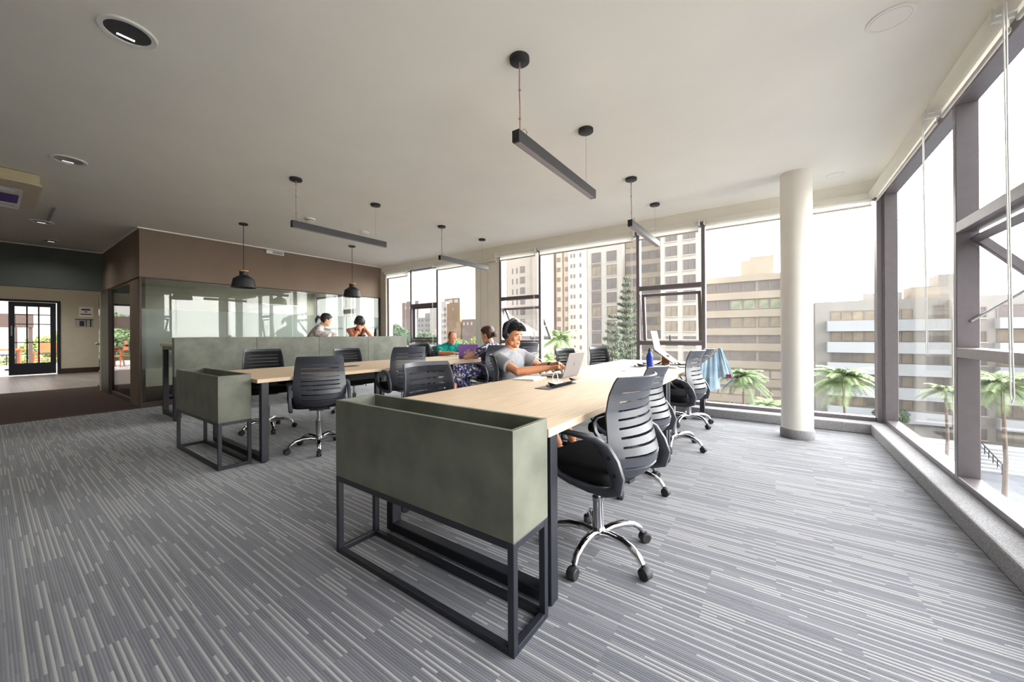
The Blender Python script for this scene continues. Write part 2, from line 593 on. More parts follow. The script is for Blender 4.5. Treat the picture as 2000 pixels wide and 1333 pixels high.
MT['door_blue'] = mat('dark_navy_door_paint', (20, 22, 36), 0.4, var=0.08, scale=10)
MT['eave'] = mat('dark_brown_eave', (56, 40, 34), 0.8, var=0.08, scale=3)
# ------------------------------------------------------------------ room shell
XG = -8.17          # partition of the meeting room
ZC = 2.86           # ceiling


def sbox(name, m, *b, bevel=0):
    return struct(MB().box(*b).build(name, m, bevel=bevel))


sbox('floor', MT['carpet'], -8.17, 1.12, -4.6, 5.97, -0.3, 0)
sbox('floor', MT['carpet_brown'], -12.7, -8.17, -4.6, 5.97, -0.3, 0)
sbox('floor', MT['tile'], -18.2, -12.7, -4.6, 2.4, -0.3, 0)
sbox('ceiling', MT['ceiling'], -11.45, 1.12, -4.6, 6.0, ZC, ZC + 0.25)
sbox('ceiling', MT['ceiling'], -18.2, -11.45, -4.6, 2.4, 2.9, 3.11)
# lintels over the glazing
sbox('wall_back', MT['white_wall'], -8.17, 1.12, 5.82, 6.0, 2.715, ZC)
sbox('wall_right', MT['white_wall'], 0.97, 1.12, -4.6, 5.82, 2.715, ZC)
sbox('wall_front', MT['cream_wall'], -18.2, 1.12, -4.75, -4.6, 0, ZC)
# jamb at the end of the glazing
sbox('wall_back', MT['cream_wall'], -8.25, -7.95, 5.8, 6.0, 0, 2.715)
# bulkhead of the meeting room
sbox('wall_left', MT['taupe_wall'], XG - 0.13, XG, 1.41, 5.82, 2.085, ZC)
sbox('wall_left', MT['taupe_wall'], -11.55, XG - 0.13, 1.41, 1.53, 2.085, ZC)
sbox('wall_left', MT['cream_wall'], -11.7, -11.55, 1.41, 6.0, 0, ZC)
sbox('wall_left', MT['dark_wall'], -11.45, -11.3, -4.6, 1.41, 2.07, ZC)
sbox('ceiling', MT['white_wall'], -11.55, XG - 0.13, 1.53, 5.9, 2.42, 2.5)
# meeting-room outer wall with a window
sbox('wall_back', MT['white_wall'], -11.55, -8.25, 5.85, 6.0, 0, 0.55)
sbox('wall_back', MT['white_wall'], -11.55, -8.25, 5.85, 6.0, 2.3, 2.42)
sbox('wall_back', MT['white_wall'], -9.9, -9.6, 5.85, 6.0, 0.55, 2.3)
# pale cornice line
t = MB()
t.box(XG, XG + 0.02, 1.39, 5.82, ZC - 0.018, ZC)
t.box(-11.28, XG, 1.39, 1.41, ZC - 0.018, ZC)
t.box(-11.3, -11.28, -4.6, 1.41, ZC - 0.018, ZC)
struct(t.build('trim_1', MT['white_wall']))
# corridor
XC = -18.0
sbox('wall_left', MT['cream_wall'], XC - 0.2, XC, 1.30, 2.4, 0, 2.9)
sbox('wall_left', MT['cream_wall'], XC - 0.2, XC, -4.6, -1.0, 0, 2.9)
sbox('wall_left', MT['cream_wall'], XC - 0.2, XC, -1.0, 1.30, 2.24, 2.9)
sbox('wall_back', MT['cream_wall'], XC - 0.2, -11.7, 2.4, 2.55, 0, 2.9)
sbox('baseboard_left', MT['brown_frame'], XC, XC + 0.02, 1.36, 2.4, 0, 0.16)
sbox('baseboard_back', MT['brown_frame'], XC, -11.7, 2.38, 2.4, 0, 0.16)
# carpeted kerb below the glazing
sbox('trim_2', MT['kerb_carpet'], -7.95, 1.1, 5.64, 5.97, 0, 0.115, bevel=0.012)
sbox('trim_3', MT['kerb_carpet'], 0.865, 1.12, -4.6, 5.64, 0, 0.115, bevel=0.012)
# column
c = MB().lathe([(0.142, 0.1), (0.142, ZC)], 48, (0.196, 5.085, 0)).build('column', MT['white_wall'], smooth=True)
struct(c)
c['label'] = 'round white column on a grey carpet collar'
struct(MB().lathe([(0.15, 0), (0.153, 0.01), (0.153, 0.088), (0.144, 0.1)], 48, (0.196, 5.085, 0)).build('column_base', MT['kerb_carpet'], parent=c, smooth=True))
# corner post of the glazing
p = MB().box(0.945, 0.99, 5.8, 5.95, 0.115, 2.715).box(0.99, 1.105, 5.79, 5.95, 0.115, 2.715).build('trim_4', MT['alu'], bevel=0.004)
struct(p)
# exterior pier seen behind the glazing
sbox('wall_back', MT['white_wall'], -5.05, -4.43, 5.855, 6.1, 0.115, 2.715)
for _x in (-4.9, -4.72):
    sbox('trim_6', MT['f_cream'], _x, _x + 0.006, 5.85, 5.8545, 0.115, 2.715)

# ------------------------------------------------------------------ windows
ZB, ZT = 0.115, 2.715


def bay(n, u0, u1, kind, org, rz, theta=0.0, slide=0.0, last=False):
    w = bpy.data.objects.new('window_%d' % n, None)
    COL.objects.link(w)
    w.location = org
    w.rotation_euler = (0, 0, rz)
    struct(w)
    fr = MB()
    fr.box(u0 - 0.05, u0, 0, 0.105, ZB, ZT)
    if last:
        fr.box(u1, u1 + 0.05, 0, 0.105, ZB, ZT)
    fr.box(u0, u1, 0, 0.105, ZB, ZB + 0.045)
    fr.box(u0, u1, 0, 0.105, ZT - 0.06, ZT)
    if kind == 'op':
        fr.box(u0, u1, 0, 0.105, 1.795, 1.865)
        fr.box(u0, u1, 0, 0.105, 0.96, 1.025)
    fr.build('frame', MT['alu'], w, bevel=0.004)
    if kind != 'op':
        MB().box(u0 - 0.01, u1 + 0.01, 0.088, 0.096, ZB + 0.03, ZT - 0.05).build('pane', MT['win_glass'], w)
        return w
    MB().box(u0 - 0.01, u1 + 0.01, 0.088, 0.096, 1.85, ZT - 0.05).build('pane', MT['win_glass'], w)
    MB().box(u0 - 0.01, u1 + 0.01, 0.088, 0.096, ZB + 0.03, 0.97).build('pane', MT['win_glass'], w)
    # top-hung sash
    H = 0.765
    a, b = u0 + 0.012, u1 - 0.012
    s = MB()
    for q in ((a, a + 0.045, -H, 0), (b - 0.045, b, -H, 0), (a + 0.045, b - 0.045, -0.045, 0), (a + 0.045, b - 0.045, -H, -H + 0.05)):
        s.box(q[0], q[1], 0, 0.05, q[2], q[3])
    so = s.build('sash', MT['alu'], w, bevel=0.004)
    so.location = (0, 0.055, 1.795 - slide)
    so.rotation_euler = (theta, 0, 0)
    MB().box(a + 0.03, b - 0.03, 0.022, 0.03, -H + 0.03, -0.03).build('pane', MT['win_glass'], so)
    m = (a + b) / 2
    MB().tube([(m, 0.0, -H + 0.03), (m - 0.005, -0.03, -H + 0.035), (m - 0.012, -0.045, -H + 0.07), (m - 0.012, -0.04, -H + 0.13)],
              [0.012, 0.011, 0.009, 0.007], 8).build('handle', MT['black_plastic'], so, smooth=True)
    if theta > 0.15:
        # stays hold the open sash
        for x in (a - 0.004, b + 0.004):
            L = 0.42
            P1 = Vector((x, 0.055 + math.sin(theta) * L, 1.795 - slide - math.cos(theta) * L))
            MB().tube([(x, 0.06, 1.2), P1], 0.009, 8).build('stay', MT['alu_light'], w, smooth=True)
    return w


BO, RO = (0, 5.85, 0), (1.0, 5.85, 0)
bay(1, -7.95 + 0.05, -7.09, 'fix', BO, 0)
bay(2, -7.04, -6.2, 'op', BO, 0)
bay(3, -6.15, -5.05, 'fix', BO, 0)
bay(4, -4.38, -3.53, 'op', BO, 0, math.radians(36), 0.15)
bay(5, -3.48, -1.755, 'fix', BO, 0)
bay(6, -1.705, -0.844, 'op', BO, 0, math.radians(7), 0.05)
bay(7, -0.794, 0.945, 'fix', BO, 0)
bay(8, 0.1, 2.03, 'fix', RO, -PI / 2)
bay(9, 2.08, 3.0, 'op', RO, -PI / 2, math.radians(40), 0.05)
bay(10, 3.05, 4.9, 'fix', RO, -PI / 2)
bay(11, 4.95, 5.85, 'op', RO, -PI / 2, last=True)
sbox('wall_right', MT['white_wall'], 1.0, 1.12, -4.6, -0.05, 0.115, 2.715)
# meeting-room window
for k, (a, b) in enumerate(((-11.5, -9.95), (-9.55, -8.3))):
    w = MB()
    for q in ((a, a + 0.05, 0.55, 2.3), (b - 0.05, b, 0.55, 2.3), (a + 0.05, b - 0.05, 0.55, 0.6), (a + 0.05, b - 0.05, 2.25, 2.3), (a + 0.05, b - 0.05, 1.3, 1.35)):
        w.box(q[0], q[1], 5.88, 5.95, q[2], q[3])
    o = struct(w.build('window_%d' % (12 + k), MT['alu']))
    MB().box(a + 0.02, b - 0.02, 5.91, 5.918, 0.57, 2.28).build('pane', MT['win_glass'], o)


# ------------------------------------------------------------------ roller blinds
def blind(u0, u1, drop, org, rz, label, chain=None, zc=0.95, fat=0.03, cr_=0.0018):
    t = thing('roller_blind', label, 'blind', org, rz, 'roller blinds above the windows')
    MB().lathe([(fat, u0 + 0.02), (fat, u1 - 0.02)], 20, (0, -0.045, 2.682), 'X').build('roller', MT['blind'], t, smooth=True)
    for x in (u0 + 0.005, u1 - 0.02):
        MB().box(x, x + 0.015, -0.08, -0.005, 2.645, 2.714).build('bracket', MT['white_plastic'], t, bevel=0.004)
    if drop > 0:
        z1 = 2.682 - drop
        MB().box(u0 + 0.025, u1 - 0.025, -0.0175, -0.0155, z1, 2.682).build('fabric', MT['blind'], t)
        MB().box(u0 + 0.025, u1 - 0.025, -0.024, -0.009, z1 - 0.024, z1).build('bottom_bar', MT['blind_bar'], t, bevel=0.004)
    if chain is not None:
        x = chain
        pts = [(x, -0.075, 2.68), (x + 0.004, -0.07, 2.0), (x - 0.003, -0.06, zc + 0.25), (x - 0.006, -0.058, zc + 0.03), (x + 0.01, -0.058, zc), (x + 0.026, -0.058, zc + 0.03),
               (x + 0.02, -0.06, zc + 0.25), (x + 0.022, -0.07, 2.0), (x + 0.03, -0.075, 2.68)]
        MB().tube(pts, cr_, 6).build('chain', MT['white_plastic'], t, smooth=True)
    return t


BB = (0, 5.81, 0)
blind(-7.93, -7.09, 0.13, BB, 0, 'short white roller blind over the window pane next to the brown wall', chain=-7.14, zc=0.75)
blind(-7.05, -6.2, 0, BB, 0, 'fully rolled-up white blind over the narrow closed sash window', chain=-6.22, zc=0.85)
blind(-6.16, -4.43, 0.1, BB, 0, 'white roller blind over the pane with the pale exterior pier')
blind(-4.39, -3.53, 0.1, BB, 0, 'white roller blind over the wide-open sash behind the man with headphones', chain=-3.57, zc=0.85)
blind(-3.49, -1.755, 0.11, BB, 0, 'white roller blind over the pane showing the pine tree', chain=-1.8, zc=0.72)
blind(-1.715, -0.844, 0.1, BB, 0, 'white roller blind over the sash window beside the silver laptop stand')
blind(-0.804, 0.93, 0.1, BB, 0, 'white roller blind behind the round column')
RB = (0.955, 5.85, 0)
blind(0.08, 2.0, 0.06, RB, -PI / 2, 'white roller blind on the right wall nearest the corner post', chain=1.93, zc=0.96, fat=0.042, cr_=0.003)
blind(2.06, 3.0, 0.07, RB, -PI / 2, 'white roller blind at upper right over the open sash', fat=0.042)
blind(3.03, 4.9, 0.07, RB, -PI / 2, 'white roller blind at the right picture edge, nearest the camera', chain=3.10, zc=0.80, fat=0.042, cr_=0.0032)

# ------------------------------------------------------------------ meeting room partition
pw = struct(bpy.data.objects.new('window_14', None))
COL.objects.link(pw)
pw['label'] = 'full-height glass partition of the meeting room with frosted band'
f = MB()
f.box(XG - 0.06, XG, 1.41, 5.8, 0, 0.085)
f.box(XG - 0.06, XG, 1.41, 5.8, 2.065, 2.085)
f.box(XG - 0.06, XG, 1.41, 1.435, 0.085, 2.065)
f.box(XG - 0.06, XG, 5.77, 5.8, 0.085, 2.065)
f.build('frame', MT['brown_frame'], pw)
ys = [1.435, 2.56, 3.70, 4.89, 5.77]
for a, b in zip(ys[:-1], ys[1:]):
    MB().box(XG - 0.035, XG - 0.025, a, b - 0.006, 0.085, 2.065).build('pane', MT['part_glass'], pw)
    MB().box(XG - 0.0245, XG - 0.0235, a + 0.002, b - 0.008, 0.62, 1.578).build('frosted_film', MT['film'], pw)
sg = MB()
sg.box(XG - 0.09, XG - 0.06, 5.5, 5.66, 2.02, 2.06)
sg.build('clamp', MT['steel'], pw)
# side of the meeting room: solid panel, glass door, dark jamb
sbox('wall_left', MT['taupe_wall'], -8.97, XG - 0.13, 1.43, 1.5, 0, 2.085)
d = struct(bpy.data.objects.new('door_1', None))
COL.objects.link(d)
d['label'] = 'frameless glass door on the side of the meeting room'
MB().box(-10.7, -9.0, 1.45, 1.46, 0.03, 2.06).build('pane', MT['part_glass'], d)
f = MB()
f.box(-10.75, -9.0, 1.44, 1.47, 0.0, 0.07)
f.box(-9.03, -9.0, 1.44, 1.47, 0.07, 2.06)
f.build('rail', MT['brown_frame'], d)
f = MB()
f.tube([(-9.1, 1.39, 0.98), (-9.1, 1.52, 0.98)], 0.018, 10)
f.tube([(-9.1, 1.39, 0.98), (-9.22, 1.385, 0.98)], 0.014, 10)
f.box(-9.16, -9.04, 1.43, 1.48, 0.9, 1.06)
f.build('door_handle', MT['steel'], d, smooth=True)
sbox('wall_left', MT['brown_frame'], -11.55, -10.75, 1.41, 1.53, 0, 2.085)
dd = struct(bpy.data.objects.new('door_2', None))
COL.objects.link(dd)
MB().box(-12.3, -11.75, 1.47, 1.48, 0.03, 2.06).build('pane', MT['part_glass'], dd)
MB().box(-12.33, -11.73, 1.45, 1.5, 0, 0.06).box(-11.8, -11.73, 1.44, 1.51, 0.06, 1.2).build('rail', MT['brown_frame'], dd)
h = MB()
h.tube([(-11.85, 1.40, 0.98), (-11.85, 1.55, 0.98)], 0.02, 10)
h.ball((-12.0, 1.40, 0.98), (0.09, 0.025, 0.03))
h.build('door_handle', MT['steel'], dd, smooth=True)

# sliding door of the corridor
dr = struct(bpy.data.objects.new('door_3', None))
COL.objects.link(dr)
dr['label'] = 'dark navy sliding door with twelve panes'
y0, y1, z0, z1 = 0.40, 1.27, 0.03, 2.17
X0, X1 = XC - 0.06, XC - 0.01
f = MB()
f.box(X0, X1, y0, y0 + 0.11, z0, z1)
f.box(X0, X1, y1 - 0.11, y1, z0, z1)
f.box(X0, X1, y0 + 0.11, y1 - 0.11, z0, z0 + 0.34)
f.box(X0, X1, y0 + 0.11, y1 - 0.11, z1 - 0.13, z1)
gy = [y0 + 0.11, y0 + 0.327, y0 + 0.543, y1 - 0.11]
gz = [z0 + 0.34, 0.98, 1.52, 1.80, z1 - 0.13]
for y in gy[1:3]:
    f.box(X0 + 0.005, X1 - 0.005, y - 0.015, y + 0.015, gz[0], gz[-1])
for z in gz[1:4]:
    for a, b in ((gy[0], gy[1] - 0.015), (gy[1] + 0.015, gy[2] - 0.015), (gy[2] + 0.015, gy[3])):
        f.box(X0 + 0.005, X1 - 0.005, a, b, z - 0.012, z + 0.012)
f.build('door_leaf', MT['door_blue'], dr)
MB().box(XC - 0.038, XC - 0.032, gy[0] - 0.01, gy[3] + 0.01, gz[0] - 0.01, gz[-1] + 0.01).build('pane', MT['win_glass'], dr)
MB().box(X1, X1 + 0.015, y0 + 0.04, y0 + 0.065, 1.18, 1.47).build('handle', MT['steel'], dr)
f = MB()
f.box(XC - 0.2, XC + 0.015, 1.30, 1.36, 0, 2.24)
f.box(XC - 0.2, XC + 0.015, -1.0, 1.30, 2.18, 2.24)
f.build('trim_5', MT['door_blue'])
struct(bpy.data.objects['trim_5'])
# paper notices on the cream wall
n1 = thing('wall_notice', 'white notice with purple heading on the cream wall beyond the glass door', 'notice', (XC, 1.88, 1.93))
MB().box(0.001, 0.004, -0.15, 0.15, -0.16, 0.16).build('sheet', MT['paper'], n1)
MB().box(0.004, 0.005, -0.10, 0.09, 0.05, 0.10).build('heading', MT['purple_dark'], n1)
MB().box(0.004, 0.005, -0.04, 0.03, -0.01, 0.015).box(0.004, 0.005, -0.12, 0.11, -0.09, -0.06).build('text_line', MT['ink'], n1)
n2 = thing('wall_notice', 'grey framed timetable sheet under the purple-headed notice', 'notice', (XC, 1.84, 1.575))
MB().box(0.001, 0.006, -0.2, 0.2, -0.135, 0.135).build('sheet', MT['paper_grey'], n2)
MB().box(0.006, 0.008, -0.19, 0.2, 0.1, 0.125).box(0.006, 0.008, 0.03, 0.05, -0.12, 0.1).box(0.006, 0.008, 0.12, 0.15, -0.12, 0.1).box(0.006, 0.007, -0.1, 0.0, -0.1, 0.07).build('rule', MT['ink'], n2)

# ------------------------------------------------------------------ ceiling fittings


def downlight(x, y, r, lit, label):
    t = thing('downlight', label, 'ceiling light', (x, y, ZC))
    MB().lathe([(r, 0), (r, -0.006), (r * 0.96, -0.01), (r * 0.78, -0.008), (r * 0.76, 0.0)], 40).build('rim', MT['white_plastic'], t, smooth=True)
    MB().lathe([(r * 0.77, -0.004), (r * 0.6, -0.0035), (r * 0.3, -0.003), (0.004, -0.003)], 40).build('reflector', MT['reflector'], t, smooth=True)
    if lit:
        MB().box(-r * 0.5, -r * 0.36, -r * 0.3, r * 0.3, -0.006, -0.004).build('lamp', MT['glow_dim'], t, bevel=0.003)
    return t


downlight(-2.99, 0.475, 0.125, True, 'large round downlight at the top left of the ceiling')
downlight(-5.62, 0.48, 0.125, True, 'lit round downlight between the large downlight and the air conditioner')
downlight(-8.95, 0.5, 0.125, True, 'round downlight past the air conditioner, in front of the dark beam')
downlight(-10.6, 0.7, 0.125, True, 'round downlight closest to the dark beam')
for _x, _l in ((-13.5, 'added corridor fill light nearer the dark beam'), (-16.0, 'added corridor fill light nearer the navy door')):  # unseen fill lights, added to brighten the corridor
    downlight(_x, 0.6, 0.1, True, _l).location.z = 2.9
for (x, y, r, l) in ((0.53, 2.88, 0.1, 'flat white ceiling speaker at the upper right'), (0.55, 5.38, 0.08, 'small white ceiling disc above the column')):
    t = thing('ceiling_speaker', l, 'ceiling speaker', (x, y, ZC))
    MB().lathe([(r, 0), (r, -0.005), (r * 0.9, -0.008), (0.005, -0.008)], 36).build('grille', MT['ceiling'], t, smooth=True)
    MB().lathe([(r * 0.86, -0.007), (r * 0.86, -0.0095), (r * 0.82, -0.0095), (r * 0.82, -0.007)], 36, cap=False).build('ring', MT['white_plastic'], t)
t = thing('smoke_detector', 'white smoke detector just behind the left bar lamp', 'smoke detector', (-5.6, 2.78, ZC))
MB().lathe([(0.07, 0), (0.07, -0.015), (0.055, -0.02), (0.055, -0.04), (0.04, -0.05), (0.004, -0.052)], 28).build('housing', MT['white_plastic'], t, smooth=True)
MB().lathe([(0.056, -0.024), (0.0565, -0.034)], 28, cap=False).build('vent_ring', MT['ink'], t)
t = thing('smoke_detector', 'translucent white detector between the two dome pendants', 'smoke detector', (-5.6, 3.67, ZC))
MB().lathe([(0.075, 0), (0.072, -0.012), (0.04, -0.03), (0.004, -0.034)], 28).build('housing', MT['white_plastic'], t, smooth=True)
t = thing('emergency_light', 'small white emergency light box at the top of the brown bulkhead', 'emergency light', (XG, 3.35, 2.79))
MB().box(0.0, 0.05, -0.16, 0.16, -0.035, 0.035).build('housing', MT['white_plastic'], t, bevel=0.008)
MB().box(0.05, 0.052, -0.05, 0.14, -0.02, 0.02).build('lens', MT['lamp_diff'], t)
t = thing('ceiling_track', 'thin dark rail on the ceiling right of the air conditioner', 'rail', (-8.2, 0.55, ZC))
MB().box(-0.55, 0.35, -0.01, 0.01, -0.02, 0).build('rail', MT['alu'], t)

# air conditioner
ac = thing('air_conditioner', 'aged cream air conditioner hanging from the ceiling at the left edge', 'air conditioner', (-7.05, -0.35, ZC - 0.004))
b = MB()
b.prism(rrect(1.36, 1.4, 0.06), -0.1, 0.0)
b.build('housing', MT['cream_plastic'], ac, bevel=0.01)
MB().prism(rrect(1.40, 1.44, 0.08), -0.125, -0.1).build('lip', MT['cream_plastic'], ac, bevel=0.008)
g = MB()
g.box(-0.62, 0.42, -0.6, 0.6, -0.132, -0.124)
g.build('grille', MT['alu_light'], ac)
l = MB()
for k in range(9):
    l.box(-0.6 + 0.115 * k, -0.56 + 0.115 * k, -0.58, 0.3, -0.138, -0.131)
l.build('louvre', MT['ink'], ac)
MB().box(0.16, 0.3, 0.42, 0.56, -0.136, -0.131).build('sticker', MT['paper'], ac)
MB().box(-0.5, -0.34, 0.42, 0.56, -0.136, -0.131).build('sticker', MT['paper'], ac)
MB().box(-0.3, 0.12, 0.36, 0.58, -0.135, -0.131).build('panel', MT['purple_dark'], ac)


# ------------------------------------------------------------------ pendant lamps
def bar_lamp(x, y0, label):
    t = thing('bar_pendant', label, 'pendant lamp', (x, y0, ZC), 0, 'black bar pendants')
    Z0, Z1 = 2.318 - ZC, 2.39 - ZC
    MB().box(-0.026, 0.026, 0, 1.2, Z0, Z1).build('bar', MT['lamp_black'], t, bevel=0.002)
    MB().box(-0.021, 0.021, 0.02, 1.18, Z0 - 0.001, Z0 + 0.001).build('diffuser', MT['lamp_diff'], t)
    for k, y in enumerate((0.05, 1.05)):
        MB().lathe([(0.062, 0), (0.062, -0.022), (0.056, -0.027), (0.004, -0.028)], 32, (0, y, 0)).build('canopy', MT['lamp_black'], t, smooth=True)
        if k == 0:
            c = MB()
            c.tube([(0, y, -0.026), (-0.002, y, -0.2), (0.004, y - 0.004, -0.32), (0, y, Z1)], 0.0042, 8)
            for z in (-0.06, -0.2, -0.38):
                c.ball((0, y, z), (0.009, 0.009, 0.007), 8, 5)
            c.tube([(0, y, Z1 + 0.01), (0.02, y + 0.02, Z1 + 0.03), (0.02, y + 0.05, Z1 + 0.025), (0.005, y + 0.06, Z1)], 0.003, 6)
            c.build('cable', MT['cable'], t, smooth=True)
        else:
            MB().tube([(0, y, -0.026), (0, y, Z1)], 0.0014, 6).build('suspension_wire', MT['steel'], t, smooth=True)
    return t


bar_lamp(-1.295, 1.885, 'large black bar pendant nearest the camera over the front table')
bar_lamp(-1.295, 4.1, 'black bar pendant over the window end of the front table')
bar_lamp(-4.29, 1.93, 'long black bar pendant over the near end of the second table')
bar_lamp(-4.31, 4.14, 'black bar pendant over the window end of the second table')


def dome(y, label):
    t = thing('dome_pendant', label, 'pendant lamp', (-6.66, y, ZC), 0, 'black dome pendants')
    MB().lathe([(0.06, 0), (0.06, -0.02), (0.004, -0.025)], 28).build('canopy', MT['lamp_black'], t, smooth=True)
    MB().tube([(0, 0, -0.02), (0, 0, -0.72)], 0.0045, 8).build('cable', MT['lamp_black'], t, smooth=True)
    MB().lathe([(0.02, -0.715), (0.062, -0.72), (0.062, -0.738), (0.02, -0.742)], 28).build('wood_cap', MT['lampwood'], t, smooth=True)
    zb = -0.985
    prof = [(0.054, -0.742), (0.054, -0.795), (0.066, -0.803), (0.130, -0.848), (0.137, -0.856), (0.163, zb + 0.006), (0.163, zb), (0.157, zb), (0.131, -0.862), (0.122, -0.85), (0.05, -0.80), (0.004, -0.795)]
    MB().lathe(prof, 40).build('lamp_shade', MT['lamp_black'], t, smooth=True, ang=28)
    MB().ball((0, 0, -0.88), (0.045, 0.045, 0.06)).build('bulb', MT['white_plastic'], t, smooth=True)
    return t


dome(2.30, 'black dome pendant lamp nearest the camera, over the green divider')
dome(4.10, 'black dome pendant lamp above the woman with the ponytail')
# ------------------------------------------------------------------ work tables
def leg_loop(x0, x1, y0, y1, z1, w=0.055):
    m = MB()
    m.box(x0, x0 + w, y0, y1, 0.012, z1)
    m.box(x1 - w, x1, y0, y1, 0.012, z1)
    m.box(x0 + w, x1 - w, y0, y1, 0.012, 0.062)
    m.box(x0 + w, x1 - w, y0, y1, z1 - 0.05, z1)
    for x in (x0 + w / 2, x1 - w / 2):
        m.lathe([(0.022, 0), (0.022, 0.008), (0.01, 0.013)], 12, (x, (y0 + y1) / 2, 0))
    return m


def table(x0, x1, y0, y1, label):
    t = thing('work_table', label, 'table', ((x0 + x1) / 2, y0, 0))
    hx = (x1 - x0) / 2
    L = y1 - y0
    for k, (a, b) in enumerate(((0, L / 2 - 0.001), (L / 2 + 0.001, L))):
        MB().box(-hx, hx, a, b, 0.716, 0.75).build('tabletop', MT['oak'], t, bevel=0.002)
    for a in (0.035, L / 2 - 0.075, L / 2 + 0.015, L - 0.1):
        leg_loop(-hx + 0.012, hx - 0.012, a, a + 0.06, 0.715).build('leg_frame', MT['black_steel'], t, bevel=0.004)
    m = MB()
    for x in (-0.24, 0.2):
        m.box(x, x + 0.04, 0.095, L - 0.1, 0.67, 0.715)
    m.build('under_rail', MT['black_steel'], t)
    m = MB()
    m.box(-0.18, 0.18, 0.5, L / 2 - 0.3, 0.59, 0.6).box(-0.18, -0.17, 0.5, L / 2 - 0.3, 0.6, 0.67).box(0.17, 0.18, 0.5, L / 2 - 0.3, 0.6, 0.67)
    m.build('cable_tray', MT['black_steel'], t)
    return t


T1 = table(-1.846, -0.739, 1.299, 5.5, 'front light oak work table nearest the camera, with open laptops')
T2 = table(-4.935, -3.69, 1.372, 5.52, 'second light oak work table behind the first, with the purple laptop')


def power_box(cx, cy, w, label, open_=True):
    t = thing('power_box', label, 'desk socket', (cx, cy, 0.7505))
    MB().box(-0.06, 0.06, -w / 2, w / 2, 0, 0.004).build('rim', MT['black_plastic'], t, bevel=0.001)
    if open_:
        # lid flap stands slightly open between two small cheeks
        fl = Matrix.Translation((0.012, 0, 0.005)) @ Matrix.Rotation(math.radians(-24), 4, 'Y')
        MB().box(0, 0.052, -w / 2 + 0.1, w / 2 + 0.02, 0, 0.004, fl).build('flap', MT['black_plastic'], t, bevel=0.001)
        for y in (-w / 2 + 0.1, w / 2 + 0.016):
            MB().add([(0.06, y, 0.026), (0.012, y, 0.006), (-0.014, y, 0.034), (-0.006, y, 0.036), (0.06, y + 0.004, 0.026), (0.012, y + 0.004, 0.006), (-0.014, y + 0.004, 0.034), (-0.006, y + 0.004, 0.036)],
                     [(0, 1, 2, 3), (7, 6, 5, 4), (0, 4, 5, 1), (1, 5, 6, 2), (2, 6, 7, 3), (3, 7, 4, 0)]).build('cheek', MT['black_plastic'], t)
        MB().box(-0.035, -0.002, -0.09, 0.11, 0.004, 0.02).build('socket_strip', MT['white_plastic'], t, bevel=0.003)
    else:
        MB().box(-0.05, 0.05, -w / 2 + 0.01, w / 2 - 0.01, 0.004, 0.007).build('lid', MT['black_plastic'], t, bevel=0.001)
    return t


power_box(-1.315, 2.43, 0.42, 'open black flip-up socket box in front of the grey laptop')
power_box(-1.30, 4.42, 0.3, 'open black flip-up socket box beside the blue bottle')
power_box(-4.28, 2.52, 0.34, 'closed black socket lid on the second table', False)


# ------------------------------------------------------------------ planters and divider
def planter(x0, x1, y0, y1, label):
    t = thing('planter', label, 'planter', (x0, y0, 0), 0)
    W, D = x1 - x0, y1 - y0
    zt, zb, th = 0.794, 0.40, 0.02
    m = MB()
    o = [(0, 0), (W, 0), (W, D), (0, D)]
    i = [(th, th), (W - th, th), (W - th, D - th), (th, D - th)]
    vs = [(x, y, zb) for x, y in o] + [(x, y, zt) for x, y in o] + [(x, y, zt) for x, y in i] + [(x, y, zb + 0.04) for x, y in i]
    fs = [(3, 2, 1, 0)]
    for k in range(4):
        j = (k + 1) % 4
        fs += [(k, j, 4 + j, 4 + k), (4 + k, 4 + j, 8 + j, 8 + k), (8 + k, 8 + j, 12 + j, 12 + k)]
    fs.append((12, 13, 14, 15))
    m.add(vs, fs)
    m.build('planter_box', MT['green'], t, bevel=0.002)
    b = 0.027
    f = MB()
    for x in (0, W - b):
        for y in (0, D - b):
            f.box(x, x + b, y, y + b, 0, zb)
        f.box(x, x + b, b, D - b, 0, b)
        f.box(x, x + b, b, D - b, zb - b, zb)
    for y in (0, D - b):
        f.box(b, W - b, y, y + b, 0, b)
        f.box(b, W - b, y, y + b, zb - b, zb)
    f.build('stand', MT['black_steel'], t, bevel=0.002)
    return t


planter(-1.875, -0.744, 1.056, 1.296, 'large green box planter on black stand, nearest the camera')
planter(-4.97, -3.80, 1.122, 1.366, 'green box planter on black stand at the near end of the second table')

dv = thing('divider_screen', 'long grey-green screen with panel seams between the tables and the women', 'divider', (-6.6, 1.45, 0))
YD = [0, 0.965, 1.925, 2.885, 3.82]
for a, b in zip(YD[:-1], YD[1:]):
    MB().box(0, 0.1, a, b - 0.004, 0.59, 1.112).build('panel', MT['green'], dv, bevel=0.002)
f = MB()
for y in (0.0, 1.9, 3.76):
    f.box(0.0, 0.03, y, y + 0.03, 0, 0.59)
    f.box(0.07, 0.1, y, y + 0.03, 0, 0.59)
    f.box(0.03, 0.07, y, y + 0.03, 0, 0.03)
f.box(0, 0.03, 0, 3.79, 0.3, 0.33)
f.build('stand', MT['black_steel'], dv)
bt = thing('bar_table', 'high oak bar table behind the green divider', 'table', (-6.96, 1.47, 0))
MB().box(-0.34, 0.345, 0, 3.8, 0.995, 1.03).build('tabletop', MT['oak'], bt, bevel=0.002)
for y in (0.02, 1.88, 3.72):
    leg_loop(-0.32, 0.33, y, y + 0.06, 0.994).build('leg_frame', MT['black_steel'], bt, bevel=0.003)
MB().box(-0.30, -0.27, 0.08, 3.72, 0.25, 0.28).build('foot_rail', MT['black_steel'], bt)


